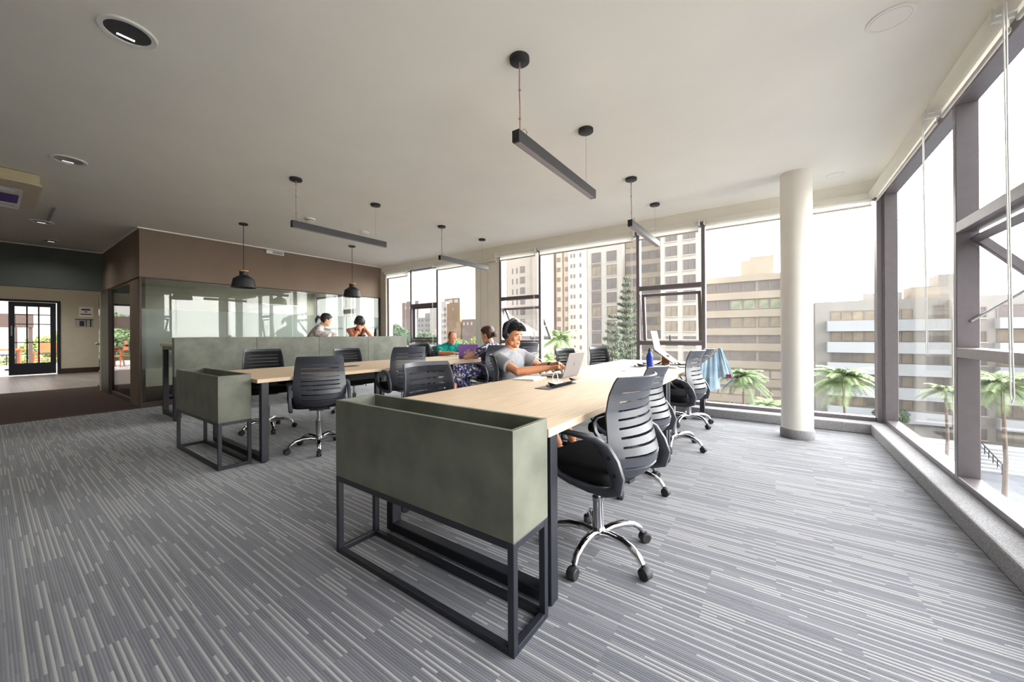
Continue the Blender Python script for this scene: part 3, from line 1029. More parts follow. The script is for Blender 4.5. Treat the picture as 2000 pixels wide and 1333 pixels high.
# ------------------------------------------------------------------ task chairs
def make_chair():
    t = thing('task_chair', 'x', 'office chair', (0, 0, 0), 0, 'office chairs at the work tables')
    # five-star base, chrome
    MB().lathe([(0.02, 0.07), (0.034, 0.075), (0.04, 0.1), (0.034, 0.125), (0.029, 0.13)], 24).build('base_hub', MT['chrome'], t, smooth=True)
    for k in range(5):
        a = 2 * PI * k / 5 + PI / 2
        M = Matrix.Rotation(a, 4, 'Z')
        lg = MB().tube([(0.02, 0, 0.1), (0.08, 0, 0.118), (0.15, 0, 0.122), (0.205, 0, 0.112), (0.245, 0, 0.09), (0.268, 0, 0.062)], [0.018, 0.018, 0.017, 0.016, 0.015, 0.0135], 12, M, sx=1.25)
        lo = lg.build('base_leg', MT['chrome'], t, smooth=True)
        cs = MB()
        rr = random.uniform(-0.9, 0.9)
        M2 = M @ Matrix.Translation((0.27, 0, 0)) @ Matrix.Rotation(rr, 4, 'Z')
        cs.lathe([(0.009, 0.045), (0.009, 0.066)], 10, (0, 0, 0), M=M2)
        for s in (-1, 1):
            cs.lathe([(0.004, s * 0.021), (0.022, s * 0.0215), (0.0265, s * 0.018), (0.0265, s * 0.006), (0.02, s * 0.004)], 20, (0.012, 0, 0.0265), 'Y', M=M2)
        hood = []
        for q in range(9):
            an = math.radians(-10 + 200 * q / 8)
            hood.append([(0.012 + math.cos(an) * r, y, 0.0265 + math.sin(an) * r) for (r, y) in ((0.028, -0.02), (0.031, -0.012), (0.031, 0.012), (0.028, 0.02))])
        cs.loft(hood, cap=False, closed=False, M=M2)
        cs.build('caster', MT['rubber'], lo, smooth=True, ang=35)
    g = MB()
    g.lathe([(0.027, 0.125), (0.027, 0.262), (0.03, 0.266), (0.03, 0.285), (0.015, 0.288), (0.015, 0.475)], 24)
    g.build('gas_lift', MT['steel'], t, smooth=True)
    m = MB()
    m.box(-0.09, 0.09, -0.13, 0.12, 0.395, 0.425).box(-0.17, 0.17, -0.05, -0.01, 0.405, 0.43).box(-0.17, 0.17, 0.08, 0.12, 0.405, 0.43)
    m.box(-0.03, 0.03, -0.19, -0.10, 0.398, 0.418)
    m.tube([(0.08, 0.0, 0.405), (0.2, 0.02, 0.4), (0.24, 0.025, 0.405)], 0.006, 8)
    m.build('seat_mechanism', MT['black_plastic'], t, bevel=0.004)
    # seat cushion
    rings = []
    for z, ins in ((0.428, 0.03), (0.436, 0.006), (0.455, 0.0), (0.482, 0.004), (0.497, 0.02), (0.504, 0.06), (0.507, 0.14)):
        rings.append([(x, y, z - 0.012 * max(0, (y - 0.12) / 0.14)) for x, y in rrect(0.48 - 2 * ins, 0.47 - 2 * ins, max(0.1 - ins, 0.02), 6, 0, 0.015)])
    MB().loft(rings).build('seat', MT['seat_fabric'], t, smooth=True, ang=70)

    # backrest shell
    def prof(z):
        zs = [0.425, 0.46, 0.51, 0.56, 0.62, 0.69, 0.76, 0.84, 0.925]
        ys = [-0.175, -0.242, -0.286, -0.296, -0.272, -0.238, -0.226, -0.243, -0.288]
        ws = [0.13, 0.185, 0.215, 0.226, 0.228, 0.224, 0.218, 0.21, 0.198]
        ks = [0.03, 0.07, 0.105, 0.11, 0.085, 0.06, 0.055, 0.062, 0.075]
        return [float(np.interp(z, zs, q)) for q in (ys, ws, ks)]

    def pt(u, z, off=0.0):
        y, w, k = prof(z)
        return (u * w, y + k * u * u + off, z)

    slots = [0.516, 0.566, 0.610, 0.650, 0.690, 0.729, 0.769, 0.810, 0.852]
    zl = [0.425, 0.445, 0.465, 0.488]
    rows = []
    for s in slots:
        zl += [s - 0.0052, s + 0.0052]
    zl += [0.876, 0.9, 0.918, 0.925]
    us = [-1, -0.955, -0.86, -0.74, -0.5, -0.25, 0, 0.25, 0.5, 0.74, 0.86, 0.955, 1]
    vs, fs = [], []
    for z in zl:
        for u in us:
            uu = u
            if z > 0.9:
                uu = u * (1 - 0.03 * ((z - 0.9) / 0.025) ** 2)
            vs.append(pt(uu, z))
    n = len(us)
    for i in range(len(zl) - 1):
        hole = any(abs(zl[i] - (s - 0.0052)) < 1e-6 for s in slots)
        for j in range(n - 1):
            if hole and 3 <= j <= 8:
                continue
            fs.append((i * n + j, i * n + j + 1, (i + 1) * n + j + 1, (i + 1) * n + j))
    bk = bake(MB().add(vs, fs).build('backrest', MT['grey_plastic'], t, solid=0.011))
    bk.data.polygons.foreach_set('use_smooth', [True] * len(bk.data.polygons))
    bk.data.set_sharp_from_angle(angle=math.radians(38))
    # front mesh
    vs, fs = [], []
    zz = [0.46 + 0.01 * k for k in range(45)]
    uq = [-0.93 + 1.86 * k / 12 for k in range(13)]
    for z in zz:
        for u in uq:
            vs.append(pt(u, z, 0.014))
    for i in range(len(zz) - 1):
        for j in range(12):
            fs.append((i * 13 + j, i * 13 + j + 1, (i + 1) * 13 + j + 1, (i + 1) * 13 + j))
    MB().add(vs, fs).build('mesh_panel', MT['back_mesh'], t, smooth=True, ang=180, solid=0.002)
    # armrests: closed loops with a wide rear bracket
    path = [(-0.10, 0.42, 0.03, 0.04), (-0.185, 0.422, 0.036, 0.034), (-0.24, 0.444, 0.046, 0.028), (-0.246, 0.50, 0.06, 0.026), (-0.222, 0.56, 0.064, 0.026), (-0.186, 0.616, 0.054, 0.03),
            (-0.14, 0.644, 0.03, 0.04), (-0.08, 0.653, 0.02, 0.046), (0.0, 0.656, 0.018, 0.048), (0.09, 0.652, 0.018, 0.046), (0.15, 0.632, 0.018, 0.04), (0.178, 0.59, 0.018, 0.034), (0.168, 0.535, 0.018, 0.032),
            (0.125, 0.48, 0.02, 0.034), (0.06, 0.442, 0.022, 0.038), (0.0, 0.428, 0.025, 0.04), (-0.05, 0.424, 0.028, 0.04)]
    for s in (-1, 1):
        rings = []
        nP = len(path)
        for i, (y, z, th, w) in enumerate(path):
            a, b = path[i - 1], path[(i + 1) % nP]
            ty, tz = b[0] - a[0], b[1] - a[1]
            l = math.hypot(ty, tz)
            ny, nz = -tz / l, ty / l
            xo = s * (0.252 if z > 0.47 else 0.244)
            c = 0.3
            ring = []
            for (p, q) in ((-1, -1 + c), (-1 + c, -1), (1 - c, -1), (1, -1 + c), (1, 1 - c), (1 - c, 1), (-1 + c, 1), (-1, 1 - c)):
                ring.append((xo + p * w / 2, y + ny * q * th / 2, z + nz * q * th / 2))
            rings.append(ring)
        rings.append(rings[0])
        ao = MB().loft(rings, cap=False).build('armrest', MT['grey_plastic'], t, smooth=True, ang=50)
        for (y, z) in ((-0.212, 0.585), (-0.238, 0.515)):
            MB().lathe([(0.009, 0.0), (0.009, s * 0.0035), (0.002, s * 0.004)], 12, (s * 0.2655, y, z), 'X').build('bolt', MT['bolt'], ao, smooth=True)
    return t


def face(dx, dy):
    """rotation that turns local +Y to the direction (dx, dy)"""
    return math.atan2(-dx, dy)


chair0 = make_chair()
G = 'office chairs at the work tables'
seats = [
    # x, y, heading, raised by, base turn, label
    (-0.755, 1.84, face(-1, 0.15), 0.01, 0.0, 'grey-backed office chair nearest the camera, at the right of the front table'),
    (-0.90, 2.78, face(-1, 0.06), -0.03, 0.0, 'grey-backed office chair directly behind the nearest one, at the front table'),
    (-0.83, 3.99, face(-1, 0.10), 0.035, 0.0, 'grey office chair beside the table leg, in front of the chair with the denim'),
    (-0.88, 5.07, face(-1, 0.08), 0.015, 0.0, 'office chair by the window with denim draped over it'),
    (-1.81, 1.80, face(1, -0.08), 0.0, 0.3, 'dark office chair seen from the front just behind the large planter'),
    (-2.05, 3.02, face(0.87, 0.5), 0.0, 0.6, 'office chair the man with headphones sits in'),
    (-2.12, 4.50, face(1, -0.20), 0.0, 0.2, 'empty office chair mostly hidden behind the grey laptop lid'),
    (-1.97, 5.26, face(1, -0.30), 0.0, 0.9, 'empty office chair in front of the pine tree, right of the grey laptop'),
    (-3.74, 1.93, face(-1, 0.42), 0.0, 0.0, 'grey office chair with its back to us at the near end of the second table'),
    (-3.68, 2.91, face(-1, 0.26), 0.06, 0.5, 'office chair at the second table right behind the dark front-facing chair'),
    (-3.42, 4.28, face(-1, 0.22), 0.05, 0.8, 'office chair the woman in the floral dress sits in'),
    (-3.42, 5.10, face(-1, 0.25), 0.07, 0.1, 'empty office chair seen past the headphone man, right of his face'),
    (-4.99, 1.96, face(1, -0.18), 0.03, 0.0, 'office chair at the near left of the second table, under the divider'),
    (-5.05, 3.13, face(1, -0.08), 0.0, 0.4, 'office chair against the green divider with only its top above the second table'),
    (-5.05, 4.48, face(1, -0.2), 0.05, 1.0, 'office chair whose top peeks out between the divider end and a taller chair back'),
    (-5.32, 5.22, face(1, -0.25), 0.0, 0.7, 'office chair the man in the teal polo sits in'),
]
SPOKE = {4: -45, 0: 52, 1: 61, 2: 58, 3: 38, 8: 45, 12: 62}      # heading of one spoke, degrees
CH = []
for i, (x, y, r, dz, a, lab) in enumerate(seats):
    c = chair0 if i == 0 else dup(chair0, (0, 0, 0), 0, lab, G)
    c.location = (x, y, 0)
    c.rotation_euler = (0, 0, r)
    c['label'] = lab
    CH.append(c)
    for ch in kids(c):
        if dz and ch.name.split('.')[0] in ('seat', 'backrest', 'mesh_panel', 'armrest', 'seat_mechanism'):
            ch.location.z += dz
    if i in SPOKE:
        a = math.radians(SPOKE[i] - 90) - r
    for ch in kids(c):
        if ch.name.split('.')[0] == 'base_leg':
            ch.rotation_euler = (0, 0, a)


# ------------------------------------------------------------------ bar stools behind the divider
def stool(y, label):
    t = thing('bar_stool', label, 'stool', (-7.62, y, 0))
    MB().lathe([(0.17, 0.70), (0.18, 0.705), (0.18, 0.735), (0.15, 0.75), (0.01, 0.752)], 28).build('seat', MT['tan'], t, smooth=True)
    for k in range(4):
        a = PI / 4 + k * PI / 2
        MB().tube([(0.1 * math.cos(a), 0.1 * math.sin(a), 0.705), (0.2 * math.cos(a), 0.2 * math.sin(a), 0)], 0.012, 8).build('leg', MT['black_steel'], t, smooth=True)
    MB().lathe([(0.16, 0.29), (0.172, 0.29), (0.172, 0.305), (0.16, 0.305)], 28, cap=False).build('foot_ring', MT['black_steel'], t)
    return t


stool(3.78, 'bar stool under the woman with the ponytail')
stool(4.78, 'bar stool under the woman leaning on her hands')


# ------------------------------------------------------------------ things on the tables
def laptop(loc, rz, w, d, lid_deg, lid_m, base_m, label, zoff=0.0, tilt=0.0, mark=None):
    """hinge along local X at y=0; base runs to -Y (towards the user)"""
    t = thing('laptop', label, 'laptop', loc, rz)
    t.rotation_euler = (tilt, 0, rz)
    MB().prism(rrect(w, d, 0.012, 3, 0, -d / 2), 0.0, 0.014).build('keyboard_base', base_m, t, bevel=0.003)
    kb = MB()
    for r in range(5):
        for k in range(12):
            kb.box(-w * 0.42 + k * w * 0.07, -w * 0.42 + k * w * 0.07 + w * 0.058, -0.035 - r * d * 0.095, -0.035 - r * d * 0.095 + d * 0.078, 0.014, 0.0155)
    kb.build('keys', MT['key'], t)
    M = Matrix.Translation((0, 0, 0.014)) @ Matrix.Rotation(math.radians(90 - lid_deg), 4, 'X')
    # lid stands up (local Z) with its back facing +Y
    R = Matrix.Rotation(math.radians(-(lid_deg - 90)), 4, 'X')
    M = Matrix.Translation((0, 0.002, 0.012)) @ R
    ld = MB()
    ld.prism([(x, z) for x, z in rrect(w, d, 0.014, 3, 0, d / 2)], -0.004, 0.003, M @ Matrix.Rotation(PI / 2, 4, 'X'))
    lo = ld.build('lid', lid_m, t, bevel=0.002)
    MB().box(-w / 2 + 0.008, w / 2 - 0.008, -0.0042, -0.0032, 0.012, d - 0.008, M).build('screen', MT['screen'], lo)
    if mark == 'dot':
        MB().box(-0.012, 0.012, 0.003, 0.0044, d * 0.44, d * 0.44 + 0.032, M).build('emblem', MT['laptop_dark'], lo, bevel=0.004)
    if mark == 'text':
        e = MB()
        for (x0, x1, z0, z1) in ((-0.02, 0.012, 0.56, 0.62), (0.015, 0.03, 0.56, 0.6), (-0.06, -0.02, 0.42, 0.47), (-0.012, 0.03, 0.42, 0.48), (0.036, 0.07, 0.42, 0.47), (-0.075, -0.04, 0.33, 0.38), (-0.03, 0.02, 0.33, 0.39), (0.028, 0.08, 0.33, 0.38)):
            e.box(x0 * w / 0.33, x1 * w / 0.33, 0.0042, 0.0052, z0 * d, z1 * d, M)
        e.build('emblem', MT['paper'], lo)
    return t


laptop((-1.49, 3.01, 0.7505), face(1, -0.02), 0.30, 0.215, 108, MT['silver'], MT['laptop_dark'], 'open grey laptop in front of the man with headphones', mark='dot')
laptop((-4.0, 4.47, 0.7505), face(0.50, -0.86), 0.33, 0.225, 104, MT['purple'], MT['silver'], 'open laptop with a purple lid and white lettering', mark='text')
laptop((-4.16, 4.72, 0.7505), face(-1, 0.45), 0.31, 0.22, 108, MT['silver'], MT['laptop_dark'], 'pale laptop partly hidden by the woman in the floral dress')

# silver laptop propped on a tan stand
ls = thing('laptop_stand', 'folded stand and tan leather organiser holding up the silver laptop', 'stand', (-1.06, 4.72, 0.7505), 0)
MB().box(-0.055, 0.03, -0.02, 0.02, 0, 0.125).build('organiser', MT['tan'], ls, bevel=0.004)
m = MB()
for y in (-0.07, 0.09):
    m.tube([(0.15, y, 0.006), (-0.12, y, 0.17)], 0.005, 6)
    m.tube([(-0.12, y, 0.006), (0.03, y, 0.09)], 0.005, 6)
    m.tube([(-0.13, y, 0.006), (0.16, y, 0.006)], 0.005, 6)
m.build('frame', MT['black_plastic'], ls)
lp = thing('laptop', 'tilted silver laptop opened wide on the stand next to the blue bottle', 'laptop', (-1.16, 4.72, 0.945), 0)
Wd, Dd = 0.30, 0.215
Rb = Matrix.Rotation(math.radians(37), 4, 'Y')
b = MB()
b.box(0, Dd + 0.04, -Wd / 2, Wd / 2, -0.014, 0, Rb)
b.build('keyboard_base', MT['silver'], lp, bevel=0.003)
k = MB()
for r in range(5):
    for c in range(12):
        k.box(0.03 + r * 0.021, 0.047 + r * 0.021, -0.13 + c * 0.0218, -0.112 + c * 0.0218, 0.0, 0.0012, Rb)
k.build('keys', MT['paper_grey'], lp)
Rl = Matrix.Rotation(math.radians(-12), 4, 'Y')
l = MB().box(-0.006, 0, -Wd / 2, Wd / 2, 0.0, Dd + 0.01, Rl)
lo = l.build('lid', MT['silver'], lp, bevel=0.002)
MB().box(0.0002, 0.001, -Wd / 2 + 0.01, Wd / 2 - 0.01, 0.012, Dd, Rl).build('screen', MT['paper_grey'], lo)

bo = thing('water_bottle', 'blue metal water bottle on the front table', 'bottle', (-1.14, 4.28, 0.7505))
MB().lathe([(0.032, 0), (0.036, 0.004), (0.036, 0.125), (0.034, 0.14), (0.024, 0.16), (0.0165, 0.172), (0.0165, 0.186), (0.002, 0.186)], 32).build('body', MT['blue_bottle'], bo, smooth=True)
MB().lathe([(0.018, 0.186), (0.018, 0.2), (0.012, 0.205), (0.008, 0.222), (0.002, 0.224)], 24).build('cap', MT['black_plastic'], bo, smooth=True)
m = MB()
m.tube([(0.018, 0, 0.17), (0.03, 0, 0.19), (0.02, 0, 0.212), (0.0, 0, 0.222)], 0.003, 6)
m.build('loop', MT['steel'], bo, smooth=True)

nb = thing('notebook', 'spiral notebook in front of the silver laptop stand', 'notebook', (-0.97, 4.32, 0.7505), math.radians(10))
MB().box(-0.105, 0.105, -0.0, 0.14, 0.0, 0.018).build('pages', MT['paper'], nb, bevel=0.002)
m = MB()
for i in range(18):
    x = -0.095 + i * 0.0112
    m.lathe([(0.013, -0.0016), (0.015, 0), (0.013, 0.0016)], 12, (x, -0.002, 0.011), 'X', cap=False)
m.build('spiral', MT['steel'], nb)
n = thing('notebook', 'open pale notebook at the table edge beside the man with headphones', 'notebook', (-1.71, 2.69, 0.7505), math.radians(4))
MB().box(-0.10, 0.0, -0.12, 0.12, 0.0, 0.011).box(0.002, 0.1, -0.12, 0.12, 0.0, 0.014).build('pages', MT['paper'], n, bevel=0.003)
MB().box(-0.105, 0.105, -0.124, 0.124, -0.0003, 0.0012).build('cover', MT['paper_grey'], n)
pe = thing('pen', 'white pen lying on the open pale notebook', 'pen', (-1.70, 2.70, 0.769), math.radians(-38))
MB().tube([(0, -0.07, 0), (0, 0.05, 0)], 0.0045, 8).build('barrel', MT['white_plastic'], pe, smooth=True)
MB().tube([(0, 0.05, 0), (0, 0.075, 0)], 0.0048, 8).build('cap', MT['white_plastic'], pe, smooth=True)
ph = thing('tablet', 'thin dark-edged tablet lying right of the silver laptop', 'tablet', (-0.84, 4.58, 0.7505), math.radians(20))
MB().prism(rrect(0.13, 0.2, 0.012), 0, 0.009).build('body', MT['key'], ph, bevel=0.002)
MB().prism(rrect(0.122, 0.19, 0.01), 0.009, 0.0096).build('screen', MT['paper_grey'], ph)
wl = thing('wallet', 'small dark wallet by the tablet', 'wallet', (-0.91, 4.86, 0.7505), math.radians(30))
MB().prism(rrect(0.09, 0.11, 0.01), 0, 0.016).build('body', MT['key'], wl, bevel=0.004)
MB().prism(rrect(0.086, 0.03, 0.008), 0.016, 0.0185).build('strap', MT['black_plastic'], wl, bevel=0.001)
gl = thing('eyeglasses', 'folded dark eyeglasses behind the blue bottle', 'eyeglasses', (-1.2, 4.5, 0.7505), 0.4)
m = MB()
for s in (-1, 1):
    m.lathe([(0.021, -0.001), (0.0235, 0), (0.021, 0.001)], 18, (s * 0.032, 0, 0.025), 'Y', cap=False)
    m.tube([(s * 0.056, 0, 0.03), (s * 0.058, 0.07, 0.028), (s * 0.056, 0.13, 0.006)], 0.0022, 6)
m.tube([(-0.01, 0, 0.03), (0, -0.003, 0.034), (0.01, 0, 0.03)], 0.002, 6)
m.build('frame', MT['key'], gl, smooth=True)


def cord(name, label, pts, r, m, cat='cable'):
    # smooth the control points
    P = [Vector(p) for p in pts]
    out = []
    for i in range(len(P) - 1):
        p0, p1, p2, p3 = P[max(i - 1, 0)], P[i], P[i + 1], P[min(i + 2, len(P) - 1)]
        for k in range(6):
            t = k / 6
            out.append(0.5 * ((2 * p1) + (p2 - p0) * t + (2 * p0 - 5 * p1 + 4 * p2 - p3) * t * t + (3 * p1 - p0 - 3 * p2 + p3) * t ** 3))
    out.append(P[-1])
    return tag(MB().tube(out, r, 8).build(name, m, smooth=True), label, cat)


ZTT = 0.7535
cord('charging_cable', 'white charging cable looping up from the socket box by the grey laptop',
     [(-1.33, 2.40, 0.772), (-1.335, 2.41, 0.82), (-1.33, 2.43, 0.848), (-1.325, 2.46, 0.83), (-1.325, 2.47, 0.772)], 0.0035, MT['white_plastic'])
cord('charging_cable', 'white cable lying loose on the front table behind the grey laptop',
     [(-1.3, 2.66, ZTT), (-1.28, 2.9, ZTT), (-1.24, 3.25, ZTT), (-1.32, 3.55, ZTT + 0.03), (-1.38, 3.7, ZTT), (-1.26, 3.75, ZTT), (-1.2, 3.6, ZTT), (-1.3, 3.42, ZTT + 0.04), (-1.38, 3.26, ZTT + 0.006)], 0.003, MT['white_plastic'])
pp = thing('paper_stack', 'white sheets in front of the man in the teal polo', 'papers', (-4.78, 4.96, 0.7505), 0.25)
for i in range(2):
    MB().box(-0.15 + 0.02 * i, 0.15 + 0.02 * i, -0.1 - 0.01 * i, 0.11, 0.002 * i, 0.002 * i + 0.002).build('sheet', MT['paper'], pp)
cu = thing('drinking_glass', 'clear drinking glass left of the purple laptop', 'glass', (-4.40, 4.72, 0.7505))
MB().lathe([(0.026, 0), (0.03, 0.003), (0.034, 0.09), (0.032, 0.09), (0.027, 0.006), (0.003, 0.006)], 24).build('body', MT['glass_cup'], cu, smooth=True)
MB().lathe([(0.027, 0.007), (0.029, 0.04), (0.002, 0.04)], 24).build('water', MT['glass_cup'], cu, smooth=True)
bb = thing('water_bottle', 'dark grey flask beside the woman leaning on her hands', 'bottle', (-7.08, 4.90, 1.0305))
MB().lathe([(0.036, 0), (0.038, 0.004), (0.038, 0.16), (0.026, 0.185), (0.022, 0.195)], 28).build('body', MT['black_plastic'], bb, smooth=True)
MB().lathe([(0.025, 0.195), (0.026, 0.24), (0.02, 0.247), (0.002, 0.248)], 24).build('cap', MT['key'], bb, smooth=True)

# ------------------------------------------------------------------ denim draped over the window chair
dn = thing('denim_shorts', 'pale denim garment hanging over the back of the window chair', 'clothing', (0, 0, 0))


def drape(poly_top, poly_bot, nx, nz, fold, ph, off, name, m):
    """cloth panel between an upper and a lower edge, with vertical folds"""
    T = [Vector(p) for p in poly_top]
    B = [Vector(p) for p in poly_bot]

    def along(P, s):
        s = s * (len(P) - 1)
        i = min(int(s), len(P) - 2)
        return P[i].lerp(P[i + 1], s - i)
    vs, fs = [], []
    for k in range(nz + 1):
        v = k / nz
        for j in range(nx + 1):
            u = j / nx
            p = along(T, u).lerp(along(B, u), v)
            a = fold * (0.3 + v) * math.sin(u * 9 + ph + v * 1.5) + 0.4 * fold * math.sin(u * 23 + ph * 2)
            p = p + Vector(off) * a
            vs.append(tuple(p))
    for k in range(nz):
        for j in range(nx):
            i = k * (nx + 1) + j
            fs.append((i, i + 1, i + nx + 2, i + nx + 1))
    return MB().add(vs, fs).build(name, m, dn, smooth=True, ang=180, solid=0.006)
# ------------------------------------------------------------------ people
def V(*a):
    return Vector(a)


def ell(c, s, f, hw, hd, n=20, p=2.3):
    out = []
    for k in range(n):
        a = 2 * PI * k / n
        ca, sa = math.cos(a), math.sin(a)
        x = math.copysign(abs(ca) ** (2 / p), ca) * hw
        y = math.copysign(abs(sa) ** (2 / p), sa) * hd
        out.append(c + s * x + f * y)
    return out


HZ = [-0.118, -0.108, -0.088, -0.058, -0.022, 0.015, 0.05, 0.08, 0.102, 0.116, 0.121]
HW = [0.016, 0.034, 0.050, 0.060, 0.067, 0.071, 0.073, 0.069, 0.056, 0.034, 0.010]
HF = [0.072, 0.083, 0.087, 0.089, 0.087, 0.087, 0.090, 0.082, 0.064, 0.038, 0.010]
HB = [-0.03, -0.01, 0.03, 0.062, 0.086, 0.096, 0.100, 0.095, 0.078, 0.048, 0.014]


def head_pt(a, z, off=0.0):
    """a: azimuth, PI/2 = face; returns local head coordinates (x right, y front, z up)"""
    w = float(np.interp(z, HZ, HW))
    f = float(np.interp(z, HZ, HF))
    b = float(np.interp(z, HZ, HB))
    ca, sa = math.cos(a), math.sin(a)
    p = 2.35
    x = math.copysign(abs(ca) ** (2 / p), ca) * (w + off)
    q = abs(sa) ** (2 / p)
    y = q * (f + off) if sa >= 0 else -q * (b + off)
    return Vector((x, y, z))


def frame(front, up=(0, 0, 1), roll=0.0):
    f = Vector(front).normalized()
    u = Vector(up)
    s = f.cross(u).normalized()
    u = s.cross(f).normalized()
    M = Matrix((s, f, u)).transposed().to_4x4()
    return M @ Matrix.Rotation(roll, 4, 'Y')


def add_head(mb, M):
    rings = [[head_pt(2 * PI * k / 28, z) for k in range(28)] for z in HZ]
    mb.loft(rings, M=M)
    # nose
    mb.loft([[V(-0.007, 0.08, 0.022), V(0.007, 0.08, 0.022), V(0.005, 0.093, 0.02), V(-0.005, 0.093, 0.02)],
             [V(-0.011, 0.078, -0.008), V(0.011, 0.078, -0.008), V(0.006, 0.103, -0.008), V(-0.006, 0.103, -0.008)],
             [V(-0.017, 0.078, -0.03), V(0.017, 0.078, -0.03), V(0.009, 0.112, -0.028), V(-0.009, 0.112, -0.028)],
             [V(-0.014, 0.078, -0.038), V(0.014, 0.078, -0.038), V(0.006, 0.100, -0.038), V(-0.006, 0.100, -0.038)]], M=M)
    mb.ball((-0.013, 0.086, -0.03), (0.008, 0.012, 0.008), 8, 6, M)
    mb.ball((0.013, 0.086, -0.03), (0.008, 0.012, 0.008), 8, 6, M)
    # brow, cheeks, lips, chin, ears
    for s in (-1, 1):
        mb.ball((s * 0.03, 0.079, 0.024), (0.024, 0.012, 0.008), 10, 6, M)
        mb.ball((s * 0.038, 0.060, -0.024), (0.026, 0.0225, 0.024), 12, 8, M)
        mb.ball((s * 0.072, -0.008, -0.004), (0.009, 0.02, 0.032), 10, 8, M)
        mb.ball((s * 0.078, -0.014, 0.006), (0.006, 0.016, 0.022), 10, 8, M)
        mb.ball((s * 0.052, 0.03, -0.075), (0.016, 0.03, 0.02), 10, 6, M)
    mb.ball((0, 0.085, -0.061), (0.023, 0.011, 0.007), 10, 6, M)
    mb.ball((0, 0.083, -0.071), (0.020, 0.011, 0.007), 10, 6, M)
    mb.ball((0, 0.078, -0.098), (0.024, 0.014, 0.018), 10, 6, M)


def face_parts(body, M, brow_m, beard=None):
    for s in (-1, 1):
        MB().ball((s * 0.031, 0.0785, 0.004), (0.0115, 0.0085, 0.0052), 12, 8, M).build('eye', MT['eye'], body, smooth=True)
        MB().ball((s * 0.031, 0.0858, 0.0035), (0.0048, 0.002, 0.0046), 10, 6, M).build('iris', MT['iris'], body, smooth=True)
        MB().tube([(s * 0.014, 0.0905, 0.022), (s * 0.03, 0.0925, 0.028), (s * 0.049, 0.081, 0.024)], [0.003, 0.0042, 0.002], 8, M).build('eyebrow', brow_m, body, smooth=True)
    MB().ball((0, 0.0875, -0.062), (0.021, 0.0105, 0.0045), 12, 6, M).ball((0, 0.0865, -0.069), (0.018, 0.0105, 0.0055), 12, 6, M).build('lips', MT['lip'], body, smooth=True)


def add_hand(mb, wrist, d, palm, side, size=1.0, curl=0.5, spread=0.1):
    """d: hand direction, palm: palm normal (side the fingers close to), side: +1 thumb on right of d x palm"""
    d = Vector(d).normalized()
    n = Vector(palm)
    n = (n - d * n.dot(d)).normalized()
    t = d.cross(n) * side          # towards the thumb
    w = Vector(wrist)
    k = size
    mb.loft([ell(w - d * 0.02 * k, t, n, 0.027 * k, 0.02 * k, 14), ell(w + d * 0.02 * k, t, n, 0.031 * k, 0.018 * k, 14),
             ell(w + d * 0.055 * k, t, n, 0.039 * k, 0.016 * k, 14), ell(w + d * 0.088 * k, t, n, 0.040 * k, 0.013 * k, 14), ell(w + d * 0.096 * k, t, n, 0.034 * k, 0.009 * k, 14)])
    for i, (o, L, r) in enumerate(((0.030, 0.070, 0.0088), (0.010, 0.080, 0.009), (-0.010, 0.074, 0.0086), (-0.029, 0.058, 0.0078))):
        p = w + d * (0.086 - 0.003 * i) * k + t * o * k
        dr = (d + t * spread * (o / 0.03)).normalized()
        pts = [p]
        ang = 0.15 + 0.12 * i * curl
        for sgm, fr in enumerate((0.44, 0.31, 0.25)):
            ang += curl * (0.55 + 0.35 * sgm)
            v = dr * math.cos(ang) + n * math.sin(ang)
            p = p + v * L * fr * k
            pts.append(p)
        mb.tube(pts, [r * k, r * 0.95 * k, r * 0.86 * k, r * 0.7 * k], 8)
        mb.ball(pts[-1], r * 0.72 * k, 8, 6)
    # thumb from the side of the palm near its base
    p0 = w + d * 0.022 * k + t * 0.024 * k
    p1 = p0 + (d * 0.55 + t * 0.75 + n * 0.25).normalized() * 0.042 * k
    p2 = p1 + (d * 0.9 + t * 0.2 + n * (0.3 + 0.5 * curl)).normalized() * 0.034 * k
    p3 = p2 + (d * 0.95 + n * (0.4 + 0.5 * curl) - t * 0.1).normalized() * 0.026 * k
    mb.tube([p0, p1, p2, p3], [0.014 * k, 0.0115 * k, 0.0098 * k, 0.0075 * k], 8)
    mb.ball(p3, 0.0078 * k, 8, 6)


def torso_rings(J, k=1.0, e=0.0, top=True, low=True):
    P, C, Nk = J['pelvis'], J['chest'], J['neck']
    sp, ss = J['side_p'].normalized(), J['side_s'].normalized()
    W = P.lerp(C, 0.5) + J.get('waist_off', V(0, 0, 0))
    bw = J.get('belly', 0.0)
    data = []
    up0 = (W - P).normalized()
    up1 = (Nk - C).normalized()
    if low:
        data.append((P - up0 * 0.10, sp, up0, 0.13, 0.085))
    data += [(P - up0 * 0.05, sp, up0, 0.168, 0.118), (P + up0 * 0.03, sp, up0, 0.168, 0.118 + bw * 0.5), (W, sp.lerp(ss, 0.5).normalized(), up0.lerp(up1, 0.5).normalized(), 0.142 + bw * 0.5, 0.098 + bw),
             (W.lerp(C, 0.6), ss, up1, 0.158 + bw * 0.3, 0.108 + bw * 0.6), (C, ss, up1, 0.172, 0.112 + bw * 0.2), (C.lerp(Nk, 0.45), ss, up1, 0.166, 0.096), (C.lerp(Nk, 0.78), ss, up1, 0.128, 0.072)]
    if top:
        data.append((Nk, ss, up1, 0.068, 0.06))
    R = []
    for c, s, u, hw, hd in data:
        f = u.cross(s).normalized()
        R.append(ell(c, s, f, hw * k + e, hd * k + e))
    return R


